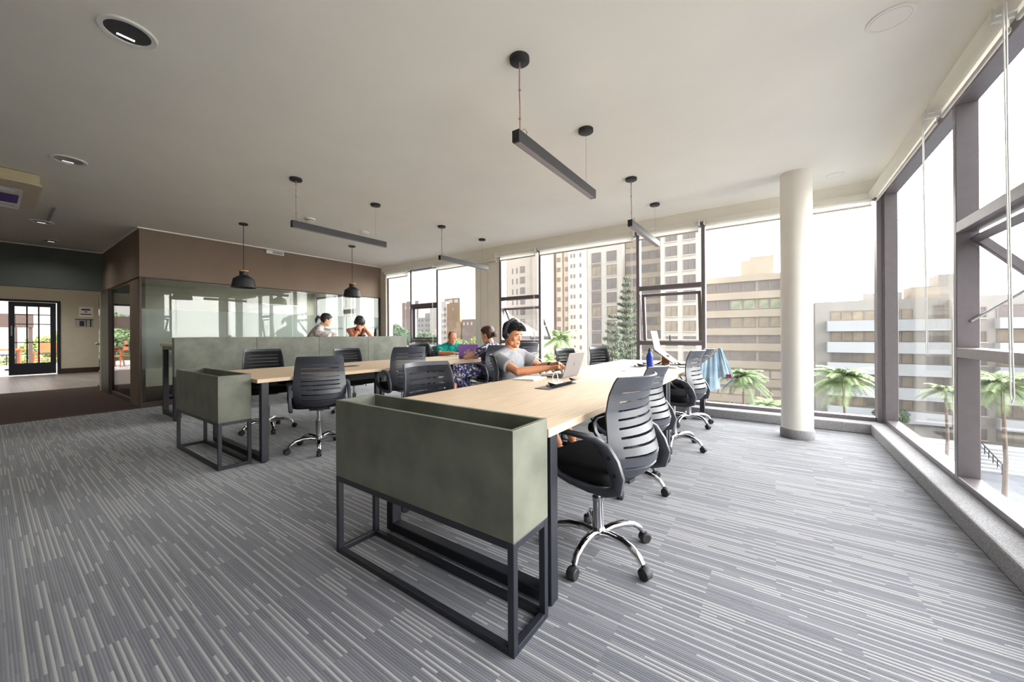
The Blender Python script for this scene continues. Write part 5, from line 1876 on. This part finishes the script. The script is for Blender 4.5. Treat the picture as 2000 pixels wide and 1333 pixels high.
# white tower with paired windows behind the tilted sash
b = building('white tower with two columns of square windows behind the tilted sash', -17.4, -10.4, 73, 26.0, 14, MT['f_white'])
for k in range(13):
    z = 19.0 - 2.76 * k - 0.1
    for x in (-16.5, -13.45):
        win(b, x, z - 2.7 + 1.9 - 0.0, 2.05, 1.9, MT['f_glass2'] if k in (5, 6) else MT['f_glass'], 2)
# mauve glass and band building behind the pine
b = building('brownish banded building behind the pine tree', -27.6, -17.5, 84, 25.0, 14, MT['f_beige'])
for k in range(12):
    z = 20.5 - 2.9 * k
    for q in range(3):
        win(b, -27.5 + q * 3.3, z, 3.15, 1.7, MT['f_glass2'] if (k + q) % 4 == 0 else MT['f_glass'], 2, False)
# cream tower with brown windows
b = building('cream tower with two columns of brown windows left of the pine tree', -36.1, -27.7, 82, 32.0, 14, MT['f_white'])
for k in range(12):
    z = 20.1 - 3.13 * k
    for x in (-34.9, -31.25):
        win(b, x, z - 2.5, 2.3, 2.4, MT['f_glass2'] if k % 3 == 1 else MT['f_glass'], 2)
    part(b, 'window_box', MT['f_frame'], -34.9, -32.6, -0.25, 0, z - 3.05, z - 2.75)
part(b, 'pipe', MT['f_frame'], -36.1, -36.0, -0.15, 0, GZ, 32)
# pinkish ribbed tower
b = building('pinkish ribbed tower with small dark windows behind the palm', -67.7, -50.3, 115, 44.0, 16, MT['f_pink'])
part(b, 'rib', MT['f_cream'], -67.7, -63.6, -0.1, 0, GZ, 44)
part(b, 'rib', MT['f_cream'], -61.6, -59.5, -1.0, 0, GZ, 44)
part(b, 'rib', MT['f_cream'], -58.7, -57.1, -0.6, 0, GZ, 44)
part(b, 'rib', MT['f_white'], -56.8, -50.3, -1.4, 0, GZ, 44)
for k in range(11):
    z = 26.0 - 3.4 * k
    o = win(b, -65.5, z, 1.75, 1.5, MT['f_glass'], 2, False)
    o.location.y = -0.1
    o = win(b, -61.2, z, 1.35, 1.5, MT['f_glass'], 2, False)
    o.location.y = -1.0
    o = win(b, -58.4, z, 1.05, 1.5, MT['f_glass'], 1, False)
    o.location.y = -0.6
    for x in (-55.9, -54.8, -52.6):
        o = win(b, x, z + 0.7, 0.62, 1.3, MT['f_glass'], 1, False)
        o.location.y = -1.4
# cream tower behind the man with headphones
b = building('cream tower with a few dark windows behind the man with headphones', -77.5, -62.0, 103, 40.0, 10, MT['f_cream'])
part(b, 'rib', MT['f_pink'], -64.0, -62.0, -0.8, 0, GZ, 40)
for k in range(10):
    z = 23.5 - 3.5 * k
    win(b, -76.4, z - 1.9, 1.8, 2.1, MT['f_glass'], 1, False)
    win(b, -69.2, z - 1.9, 1.9, 2.2, MT['f_glass'], 2, False)
    win(b, -70.7, z - 1.9, 0.5, 1.8, MT['f_glass'], 1, False)
    win(b, -72.4, z - 1.9, 0.4, 1.8, MT['f_glass'], 1, False)
# far blocks on the left
b = building('slim brown far tower left of the window mullion', -202, -186, 160, 22.5, 14, MT['f_brick'])
for k in range(8):
    for x in (-199.5, -194.5, -190):
        win(b, x, 18.2 - 2.9 * k, 2.2, 1.6, MT['f_glass'] if k else MT['f_white'], 2, False)
part(b, 'roof_box', MT['f_brick'], -200, -188, 2, 10, 22.5, 23.4)
b = building('low pale stepped block between the two far brown towers', -168, -150, 140, 10.8, 14, MT['f_grey'])
part(b, 'step', MT['f_grey'], -158.5, -150, 1, 12, 10.8, 13.2)
part(b, 'step', MT['f_white'], -153, -146.5, -0.5, 10, GZ, 16.3)
for k in range(4):
    for x in (-163, -160.3, -157, -154.6):
        win(b, x, 8.6 - 2.8 * k, 1.6, 1.3, MT['f_glass'], 1, False)
b = building('tan blank-walled tower with balconies to its left, behind the man in teal', -130.5, -121.8, 130, 16.3, 14, MT['f_tan'])
part(b, 'balcony_wing', MT['f_white'], -136.5, -130.5, -0.4, 10, GZ, 17.5)
part(b, 'roof_box', MT['f_brick'], -134, -123.8, 2, 10, 16.3, 19.0)
for k in range(9):
    win(b, -131.9, 13.0 - 2.85 * k, 1.2, 1.5, MT['f_glass'], 1, False).location.y = -0.4
    win(b, -135.6, 13.0 - 2.85 * k, 1.8, 1.5, MT['f_glass'], 2, False).location.y = -0.4
    part(b, 'balcony', MT['f_white'], -134.4, -132.2, -1.4, -0.4, 11.4 - 2.85 * k, 12.5 - 2.85 * k)
for k in range(5):
    win(b, -126.6, 12.8 - 3.3 * k, 0.6, 1.3 if k == 0 else 0.5, MT['f_white'] if k == 0 else MT['f_glass'], 1, False)
for k in range(2):
    part(b, 'roof_opening', MT['f_white'], -131 + 3.6 * k, -128.6 + 3.6 * k, 1.9, 2.0, 16.8, 18.4)
b = building('low pale-brick block beside the exterior pier', -121, -109, 130.5, 8.4, 12, MT['f_brick'])
for k in range(6):
    for x in (-120.3, -118, -115.6):
        win(b, x, 5.6 - 2.7 * k, 1.2, 1.5, MT['f_white'] if k == 0 else MT['f_glass'], 1, False)
part(b, 'roof_box', MT['f_tan'], -113.5, -109, 2, 8, 8.4, 11)
b = building('dark-edged tower almost hidden behind the exterior pier', -94.9, -88, 110, 36, 12, MT['f_grey'])
for k in range(18):
    win(b, -94.8, 32 - 2.6 * k, 0.9, 1.4, MT['f_glass'], 1, False)


b = building('white tower off to the right, seen only as a reflection in the meeting-room glass', 0, 14, 0, 24, 12, MT['f_white'])
b.location = (46, 6, GZ)
b.rotation_euler = (0, 0, -PI / 2)
b['cx'] = 7
for k in range(11):
    for x in (0.8, 4.1, 7.6, 11):
        win(b, x, 20 - 3 * k, 2.2, 1.7, MT['f_glass'], 2, False)

# ---- vegetation
def leaf_quads(P, Nn, size, elong=1.6):
    """numpy: one bent leaf quad per point"""
    n = len(P)
    a = RNG.normal(size=(n, 3))
    a -= (a * Nn).sum(1, keepdims=True) * Nn * 0.5
    a /= np.linalg.norm(a, axis=1, keepdims=True)
    c = np.cross(a, RNG.normal(size=(n, 3)))
    c /= np.linalg.norm(c, axis=1, keepdims=True)
    s = size * RNG.uniform(0.6, 1.3, (n, 1))
    v = np.stack([P - a * s * elong / 2, P + c * s / 2, P + a * s * elong / 2, P - c * s / 2], 1).reshape(-1, 3)
    return v


def leaf_mesh(name, v, m, parent):
    n = len(v) // 4
    me = bpy.data.meshes.new(name)
    me.vertices.add(len(v))
    me.vertices.foreach_set('co', v.astype(np.float32).ravel())
    me.loops.add(4 * n)
    me.polygons.add(n)
    me.polygons.foreach_set('loop_start', np.arange(0, 4 * n, 4, dtype=np.int32))
    me.loops.foreach_set('vertex_index', np.arange(4 * n, dtype=np.int32))
    me.update(calc_edges=True)
    me.validate()
    me.materials.append(m)
    o = bpy.data.objects.new(name, me)
    COL.objects.link(o)
    o.parent = parent
    return o


def tree(label, x, y, zc, rx, rz, m, n=2600, size=0.5, blobs=11):
    n, size = int(n * 7), size * 0.33
    t = thing('tree', label, 'tree', (x, y, GZ))
    C0 = np.array([0, 0, zc - GZ])
    pts, nrm = [], []
    R = random.Random(int(abs(x * 10 + y)))
    for b in range(blobs):
        d = np.array([R.uniform(-1, 1), R.uniform(-1, 1), R.uniform(-0.8, 0.9)])
        d = d / max(1.0, np.linalg.norm(d))
        c = C0 + d * np.array([rx, rx, rz]) * 0.62
        r = np.array([rx, rx, rz]) * R.uniform(0.38, 0.55)
        u = RNG.normal(size=(n // blobs, 3))
        u /= np.linalg.norm(u, axis=1, keepdims=True)
        q = RNG.uniform(0.6, 1.0, (len(u), 1))
        pts.append(c + u * r * q)
        nrm.append(u)
    P, Q = np.concatenate(pts), np.concatenate(nrm)
    leaf_mesh('crown', leaf_quads(P, Q, size), m, t)
    k = MB()
    r0 = max(0.18, rx * 0.09)
    k.tube([(0, 0, 0), (0.1, 0, (zc - GZ) * 0.5), (0, 0, zc - GZ)], [r0, r0 * 0.8, r0 * 0.4], 8)
    for q in range(5):
        a = q * 1.3
        k.tube([(0, 0, zc - GZ - rz * 0.9), (rx * 0.45 * math.cos(a), rx * 0.45 * math.sin(a), zc - GZ + rz * 0.1)], [r0 * 0.45, r0 * 0.15], 6)
    k.build('trunk', MT['bark'], t, smooth=True)
    return t


tree('round dark-green tree at the far left pane beside the brown wall', -41.6, 31.8, 0.7, 2.3, 2.3, MT['leaf_dark'], 2600, 0.42)
tree('grey-green tree seen through the narrow closed sash', -31.8, 28.6, -0.3, 2.6, 2.2, MT['leaf_dark'], 3200, 0.34)
tree('green tree directly behind the bald man', -28.6, 29.6, -0.6, 1.9, 1.7, MT['leaf_green'], 2400, 0.34)
tree('yellow-green tree between the bald man and the exterior pier', -29.9, 35.0, -0.9, 2.2, 1.9, MT['leaf_yellow'], 2600, 0.36)
tree('green tree low in the first pane behind the divider end', -29.0, 22.6, -0.9, 2.0, 1.3, MT['leaf_yellow'], 2400, 0.32)
tree('broad green bush crown low behind the narrow closed sash', -24.8, 22.9, -2.4, 2.2, 1.9, MT['leaf_green'], 3000, 0.3)
tree('dark tree crown behind the end of the green divider', -34.5, 26.4, -0.7, 2.4, 1.6, MT['leaf_dark'], 2600, 0.36)
tree('green tree crown left of the woman in the floral dress', -23.2, 26.6, -2.2, 1.9, 1.6, MT['leaf_green'], 2400, 0.3)


def norfolk(label, x, y, zt, zb, rmax, n_tier, rise=0.25):
    t = thing('norfolk_pine', label, 'tree', (x, y, GZ))
    k = MB().tube([(0, 0, 0), (0, 0, (zt - GZ) * 0.6), (0, 0, zt - GZ)], [0.22, 0.15, 0.02], 8)
    pts, nrm = [], []
    for i in range(n_tier):
        f = (i + 0.3) / n_tier
        z = zt - (zt - zb) * f - GZ
        r = rmax * (0.12 + 0.88 * f ** 0.8)
        nb = 6 if r > 0.5 else 5
        for j in range(nb):
            a = 2 * PI * j / nb + i * 0.9 + random.uniform(-0.2, 0.2)
            d = np.array([math.cos(a), math.sin(a), 0])
            rr = r * random.uniform(0.85, 1.1)
            end = d * rr + np.array([0, 0, z + rr * rise])
            k.tube([(0, 0, z), tuple(d * rr * 0.5 + np.array([0, 0, z + rr * rise * 0.25])), tuple(end)], [0.025, 0.018, 0.006], 5)
            m = int(90 + 330 * r)
            s = RNG.uniform(0.25, 1.0, (m, 1))
            p = d * rr * s + np.array([0, 0, z]) + np.array([0, 0, 1.0]) * rr * rise * s ** 1.6
            p = p + RNG.normal(size=(m, 3)) * np.array([0.06, 0.06, 0.05]) * (0.5 + r)
            pts.append(p)
            nrm.append(np.tile(d, (m, 1)))
    k.build('trunk', MT['bark'], t, smooth=True)
    leaf_mesh('foliage', leaf_quads(np.concatenate(pts), np.concatenate(nrm), 0.05, 2.8), MT['leaf_pine'], t)
    return t


norfolk('tall star-branched pine in front of the brownish banded building', -9.72, 29.86, 5.75, -3.5, 1.55, 17)
norfolk('smaller star-branched pine just left of the tall one', -9.25, 25.3, 2.5, -3.5, 1.25, 11)


def palm(label, x, y, zc, L, nf=16, m=None):
    t = thing('palm_tree', label, 'palm', (x, y, GZ))
    MB().tube([(0, 0, 0), (0.15, 0, (zc - GZ) * 0.5), (0, 0, zc - GZ)], [0.17, 0.13, 0.1], 8).build('trunk', MT['bark'], t, smooth=True)
    vs = []
    st = MB()
    for i in range(int(nf * 1.5)):
        a = 2.4 * i + random.uniform(-0.2, 0.2)
        el = random.uniform(-0.1, 1.35)
        d = np.array([math.cos(a), math.sin(a), 0])
        side = np.array([-math.sin(a), math.cos(a), 0])
        P = []
        for q in range(9):
            s = q / 8
            P.append(np.array([0, 0, zc - GZ]) + d * L * s * math.cos(el * (1 - 0.35 * s)) + np.array([0, 0, 1]) * L * (math.sin(el) * s - 0.75 * s * s * (0.6 + 0.4 * math.cos(el))))
        st.tube([tuple(p) for p in P], [0.022 * L / 1.5] * 5 + [0.012] * 4, 5)
        for q in np.linspace(0.12, 1.0, 30):
            i0 = min(int(q * 8), 7)
            p = P[i0] + (P[i0 + 1] - P[i0]) * (q * 8 - i0)
            tg = P[i0 + 1] - P[i0]
            tg = tg / np.linalg.norm(tg)
            w = 0.38 * L * (1 - 0.6 * q) * random.uniform(0.8, 1.1)
            for sg in (-1, 1):
                e = p + (side * sg * 0.85 + tg * 0.55 + np.array([0, 0, -0.35])) * w
                h = tg * 0.025 * L / 1.5
                mid = (p + e) / 2 + np.array([0, 0, 0.03 * L])
                vs += [p, mid - h, e, mid + h]
    st.build('frond_stem', m or MT['leaf_palm'], t)
    leaf_mesh('frond', np.array(vs), m or MT['leaf_palm'], t)
    return t


palm('feathery palm outside right of the open sash, upper crown', -10.3, 19.4, 0.75, 1.45, 18)
palm('feathery palm low behind the hands of the man with headphones', -10.4, 18.1, -0.35, 1.05, 14)
palm('olive palm below the beige building, right of the denim', -3.3, 54.9, -4.6, 3.0, 20, MT['leaf_green'])
palm('low fan of palm leaves left of the column foot', -0.9, 58.1, -8.4, 2.4, 14)
palm('bright green palm in front of the grey balconies, right of the column', 6.0, 53.1, -3.9, 3.3, 22)
palm('bright palm behind the corner post at the right', 14.2, 56.5, -5.0, 2.0, 16)
palm('large palm at the right picture edge below the sash', 13.9, 43.9, -2.9, 2.3, 22)
tree('dark shrub at the foot of the grey building', 12.2, 67.8, -9.5, 1.9, 1.3, MT['leaf_dark'], 1500, 0.35)
tree('olive bush below the denim', -5.0, 58.0, -10.0, 2.4, 2.0, MT['leaf_green'], 1800, 0.4)
tree('low green hedge at the bottom right outside', 19.5, 44.5, -13.0, 3.0, 0.9, MT['leaf_green'], 2200, 0.35)
tree('green shrub row by the plaza steps', 12.6, 40.0, -13.0, 1.8, 0.9, MT['leaf_dark'], 1500, 0.3)
# plaza steps and railing
st = thing('plaza_steps', 'pale paved steps in front of the grey building at the lower right', 'steps', (20.5, 62, GZ))
k = MB()
for i in range(7):
    k.box(-6, 7, i * 0.9, 8, i * 0.22, i * 0.22 + 0.22)
k.build('treads', MT['f_balc'], st)
rl = thing('handrail', 'dark handrail on the plaza steps', 'railing', (19.6, 62, GZ))
k = MB()
for i in range(6):
    k.tube([(0, i * 1.0, i * 0.24), (0, i * 1.0, i * 0.24 + 1.1)], 0.04, 6)
k.tube([(0, 0, 1.1), (0, 5, 2.3)], 0.05, 6)
k.tube([(0, 0, 0.6), (0, 5, 1.8)], 0.03, 6)
k.build('rail', MT['bolt'], rl)
fl = thing('flower_bed', 'small red flower bed on the plaza', 'flowers', (14.6, 46.5, GZ))
P = RNG.normal(size=(300, 3)) * np.array([1.2, 0.8, 0.12]) + np.array([0, 0, 0.35])
leaf_mesh('blossom', leaf_quads(P, np.tile([0, 0, 1.0], (300, 1)), 0.25), MT['orange'], fl)
MB().prism(rrect(3.4, 2.2, 0.4), 0, 0.3).build('kerb', MT['f_grey'], fl)

# ---- terrace behind the sliding door
struct(MB().box(-26, -18.2, -6, 5, -0.3, -0.02).build('floor', MT['deck']))
aw = thing('awning', 'dark brown awning beam over the terrace', 'awning', (-24, 0.5, 0))
MB().box(-0.15, 0.15, -5, 0.62, 1.52, 2.04).build('valance', MT['eave'], aw)
MB().box(-0.15, 0.15, -5, -4.8, -0.02, 1.52).box(-0.1, 0.1, 0.5, 0.6, -0.02, 1.52).build('post', MT['eave'], aw)
rl = thing('terrace_railing', 'thin dark railing along the terrace edge', 'railing', (-25.6, 0, -0.02))
k = MB()
for i in range(18):
    k.box(-0.02, 0.02, -5.5 + i * 0.6, -5.46 + i * 0.6, 0, 0.42)
k.box(-0.03, 0.03, -5.5, 4.9, 0.42, 0.46).box(-0.03, 0.03, -5.5, 4.9, 0.15, 0.18)
k.build('rail', MT['bolt'], rl)


def wood_chair(x, y, rz, label):
    t = thing('terrace_chair', label, 'chair', (x, y, -0.02), rz)
    MB().box(-0.24, 0.24, -0.22, 0.24, 0.4, 0.44).build('seat', MT['orange_wood'], t, bevel=0.006)
    for sx in (-1, 1):
        MB().tube([(sx * 0.26, 0.26, 0), (sx * 0.22, 0.2, 0.42), (sx * 0.22, 0.19, 0.62)], 0.022, 8).build('leg', MT['orange_wood'], t, smooth=True)
        MB().tube([(sx * 0.26, -0.3, 0), (sx * 0.22, -0.2, 0.42), (sx * 0.2, -0.3, 0.98)], 0.022, 8).build('leg', MT['orange_wood'], t, smooth=True)
        MB().box(sx * 0.24 - 0.025, sx * 0.24 + 0.025, -0.26, 0.24, 0.62, 0.645).build('armrest', MT['orange_wood'], t, bevel=0.006)
    MB().loft([[(-0.2, -0.235, 0.62), (0.2, -0.235, 0.62), (0.2, -0.215, 0.62), (-0.2, -0.215, 0.62)], [(-0.19, -0.30, 0.96), (0.19, -0.30, 0.96), (0.19, -0.28, 0.96), (-0.19, -0.28, 0.96)]]).build('backrest', MT['orange_wood'], t)
    return t


wood_chair(-21.0, 1.25, math.radians(100), 'orange wooden armchair seen through the panes of the navy door')
wood_chair(-20.6, -0.15, math.radians(-30), 'orange wooden armchair left of the navy door')
tb = thing('terrace_table', 'orange wooden table on the terrace', 'table', (-21.3, 0.35, -0.02))
MB().prism(rrect(0.9, 0.9, 0.05), 0.72, 0.76).build('tabletop', MT['orange_wood'], tb, bevel=0.005)
for sx in (-1, 1):
    for sy in (-1, 1):
        MB().tube([(sx * 0.36, sy * 0.36, 0), (sx * 0.34, sy * 0.34, 0.72)], 0.03, 8).build('leg', MT['orange_wood'], tb, smooth=True)
ps = thing('parasol_pole', 'dark parasol pole standing beside the terrace table', 'parasol', (-21.9, 0.65, -0.02))
MB().tube([(0, 0, 0.05), (0, 0, 1.95)], 0.025, 8).build('pole', MT['eave'], ps)
MB().lathe([(0.25, 0), (0.25, 0.05), (0.04, 0.07)], 20).build('base', MT['eave'], ps)
tree('bright green trees beyond the terrace, seen left of the navy door', -36, -3.6, 0.2, 4.0, 3.0, MT['leaf_green'], 4200, 0.45)
tree('green trees beyond the terrace, seen through the navy door panes', -40, 4.6, -0.2, 3.6, 2.8, MT['leaf_yellow'], 4200, 0.45)
tree('pale green trees behind the terrace chairs', -33, 1.6, -2.0, 2.6, 2.2, MT['leaf_yellow'], 3600, 0.4)

# ---- inside the meeting room
mtb = thing('meeting_table', 'pale table inside the meeting room behind the glass', 'table', (-9.9, 3.6, 0))
MB().box(-0.6, 0.6, -1.2, 1.2, 0.71, 0.74).build('tabletop', MT['white_wall'], mtb, bevel=0.003)
for y in (-1.0, 1.0):
    leg_loop(-0.5, 0.5, y - 0.03, y + 0.03, 0.71).build('leg_frame', MT['black_steel'], mtb)


def shell_chair(x, y, rz, label):
    t = thing('shell_chair', label, 'chair', (x, y, 0), rz)
    vs, fs = [], []
    n = 12
    for i in range(13):
        s = i / 12
        yy = 0.22 - 0.42 * min(1, s / 0.5) if s < 0.5 else -0.2 - 0.1 * (s - 0.5) * 2
        zz = 0.45 - 0.03 * math.sin(PI * min(1, s / 0.5)) if s < 0.5 else 0.45 + 0.42 * (s - 0.5) * 2
        for j in range(n + 1):
            u = -1 + 2 * j / n
            vs.append((u * 0.23, yy + (0.06 * u * u if s > 0.5 else 0), zz + 0.05 * u * u * (1 - s)))
    for i in range(12):
        for j in range(n):
            a = i * (n + 1) + j
            fs.append((a, a + 1, a + n + 2, a + n + 1))
    MB().add(vs, fs).build('shell', MT['black_plastic'], t, smooth=True, ang=180, solid=0.008)
    for sx in (-1, 1):
        for sy in (-1, 1):
            MB().tube([(sx * 0.12, sy * 0.12, 0.43), (sx * 0.24, sy * 0.24, 0)], 0.011, 8).build('leg', MT['chrome'], t, smooth=True)
    return t


shell_chair(-8.95, 2.55, math.radians(60), 'black shell chair with chrome legs behind the glass at the left')
shell_chair(-8.95, 3.3, math.radians(90), 'black shell chair behind the glass, second from the left')
shell_chair(-8.95, 4.1, math.radians(90), 'black shell chair behind the glass, facing the meeting table')
pl = thing('potted_plant', 'dark long-leaved plant by the corner post inside the glass', 'plant', (-8.55, 1.98, 0))
MB().lathe([(0.09, 0), (0.12, 0.28), (0.11, 0.28), (0.085, 0.03), (0.004, 0.03)], 20).build('pot', MT['lamp_black'], pl, smooth=True)
vs = []
for i in range(14):
    a = i * 2.4
    d = np.array([math.cos(a), math.sin(a), 0])
    s = np.array([-math.sin(a), math.cos(a), 0]) * 0.02
    P = [np.array([0, 0, 0.2]), d * 0.08 + [0, 0, 0.6], d * 0.22 + [0, 0, 0.86], d * 0.38 + [0, 0, 0.72]]
    for q in range(3):
        vs += [P[q] - s, P[q] + s, P[q + 1] + s * (0.8 if q < 2 else 0.1), P[q + 1] - s * (0.8 if q < 2 else 0.1)]
leaf_mesh('leaf', np.array(vs), MT['leaf_dark'], pl)
for y, l in ((2.0, 'warm strip light inside the meeting room at the left'), (4.1, 'warm strip light inside the meeting room at the right')):
    t = thing('strip_light', l, 'ceiling light', (-8.95, y, 2.42))
    MB().box(-0.06, 0.06, -0.2, 0.2, -0.04, 0).build('housing', MT['white_plastic'], t)
    MB().box(-0.05, 0.05, -0.19, 0.19, -0.046, -0.04).build('diffuser', MT['glow'], t)
wb = thing('whiteboard', 'white board on the meeting room wall', 'whiteboard', (-11.54, 4.6, 1.45))
MB().box(0, 0.02, -0.9, 0.9, -0.55, 0.55).build('board', MT['white_plastic'], wb)
MB().box(0, 0.03, -0.93, -0.9, -0.58, 0.58).box(0, 0.03, 0.9, 0.93, -0.58, 0.58).box(0, 0.03, -0.9, 0.9, -0.58, -0.55).box(0, 0.03, -0.9, 0.9, 0.55, 0.58).build('frame', MT['steel'], wb)

for o in list(COL.objects):
    if 'cx' in o:
        del o['cx']
# ------------------------------------------------------------------ daylight, camera
w = bpy.data.worlds.new('World')
S.world = w
w.use_nodes = True
nt = w.node_tree
bg = nt.nodes['Background']
tc = N(nt, 'ShaderNodeTexCoord')
# hazy evening sky: brightest towards the low sun beyond the right-hand glazing
dt = N(nt, 'ShaderNodeVectorMath', operation='DOT_PRODUCT')
dt.inputs[1].default_value = Vector(GLOW).normalized()
nt.links.new(tc.outputs['Generated'], dt.inputs[0])
mr = N(nt, 'ShaderNodeMapRange', interpolation_type='SMOOTHSTEP')
mr.inputs['From Min'].default_value = 0.05
mr.inputs['From Max'].default_value = 0.9
mr.inputs['To Min'].default_value = SKY_LO
mr.inputs['To Max'].default_value = SKY_HI
nt.links.new(dt.outputs['Value'], mr.inputs['Value'])
nt.links.new(mr.outputs[0], bg.inputs['Strength'])
sp = N(nt, 'ShaderNodeSeparateXYZ')
nt.links.new(tc.outputs['Generated'], sp.inputs[0])
cr = N(nt, 'ShaderNodeValToRGB')
cr.color_ramp.elements[0].position = 0.0
cr.color_ramp.elements[0].color = (1.0, 0.97, 0.93, 1)
cr.color_ramp.elements[1].position = 0.55
cr.color_ramp.elements[1].color = (0.97, 0.98, 1.0, 1)
nt.links.new(sp.outputs['Z'], cr.inputs['Fac'])
nt.links.new(cr.outputs['Color'], bg.inputs['Color'])

ld = bpy.data.lights.new('sun', 'SUN')
ld.energy = SUN
ld.angle = math.radians(8)
ld.color = (1.0, 0.86, 0.68)
lo = bpy.data.objects.new('sun', ld)
COL.objects.link(lo)
d = Vector((0.25, 0.86, -0.42)).normalized()     # travelling direction of the light
lo.rotation_euler = d.to_track_quat('-Z', 'Y').to_euler()

# lit room downlights, plus the unseen pair added to brighten the corridor
for (x, y, z, e) in ((-2.99, 0.475, ZC, 22), (-5.62, 0.48, ZC, 40), (-8.95, 0.5, ZC, 24), (-10.6, 0.7, ZC, 24), (-13.5, 0.6, 2.9, 120), (-16.0, 0.6, 2.9, 140)):
    l = bpy.data.lights.new('downlight_and_fill_lamp', 'SPOT')
    l.energy = e
    l.spot_size = math.radians(150)
    l.spot_blend = 1.0
    l.shadow_soft_size = 0.05
    l.color = (1.0, 0.96, 0.9)
    o = bpy.data.objects.new('downlight_and_fill_lamp', l)
    COL.objects.link(o)
    o.location = (x, y, z - 0.03)

cd = bpy.data.cameras.new('camera')
cam = bpy.data.objects.new('camera', cd)
COL.objects.link(cam)
F = 727.0
cd.sensor_width = 36
cd.lens = F / 2000 * 36
cd.shift_y = -12.5 / 2000
cd.clip_start = 0.05
cd.clip_end = 1000
yw, rl_ = math.radians(35.2), math.radians(0.33)
fwd = Vector((-math.sin(yw), math.cos(yw), 0))
rgt = Vector((math.cos(yw), math.sin(yw), 0))
up = Vector((0, 0, 1))
cx = rgt * math.cos(rl_) - up * math.sin(rl_)
cy = rgt * math.sin(rl_) + up * math.cos(rl_)
M = Matrix((cx, cy, -fwd)).transposed().to_4x4()
M.translation = Vector((0, 0, 1.13))
cam.matrix_world = M
S.camera = cam
vs_ = S.view_settings
vs_.view_transform = 'Standard'
vs_.look = 'None'
vs_.gamma = 1
vs_.use_curve_mapping = False
vs_.exposure = EXPO
try:
    S.cycles.diffuse_bounces = 8
    S.cycles.max_bounces = 16
    S.cycles.transparent_max_bounces = 24
    S.cycles.caustics_reflective = False
    S.cycles.caustics_refractive = False
    S.cycles.sample_clamp_indirect = 6
except Exception:
    pass
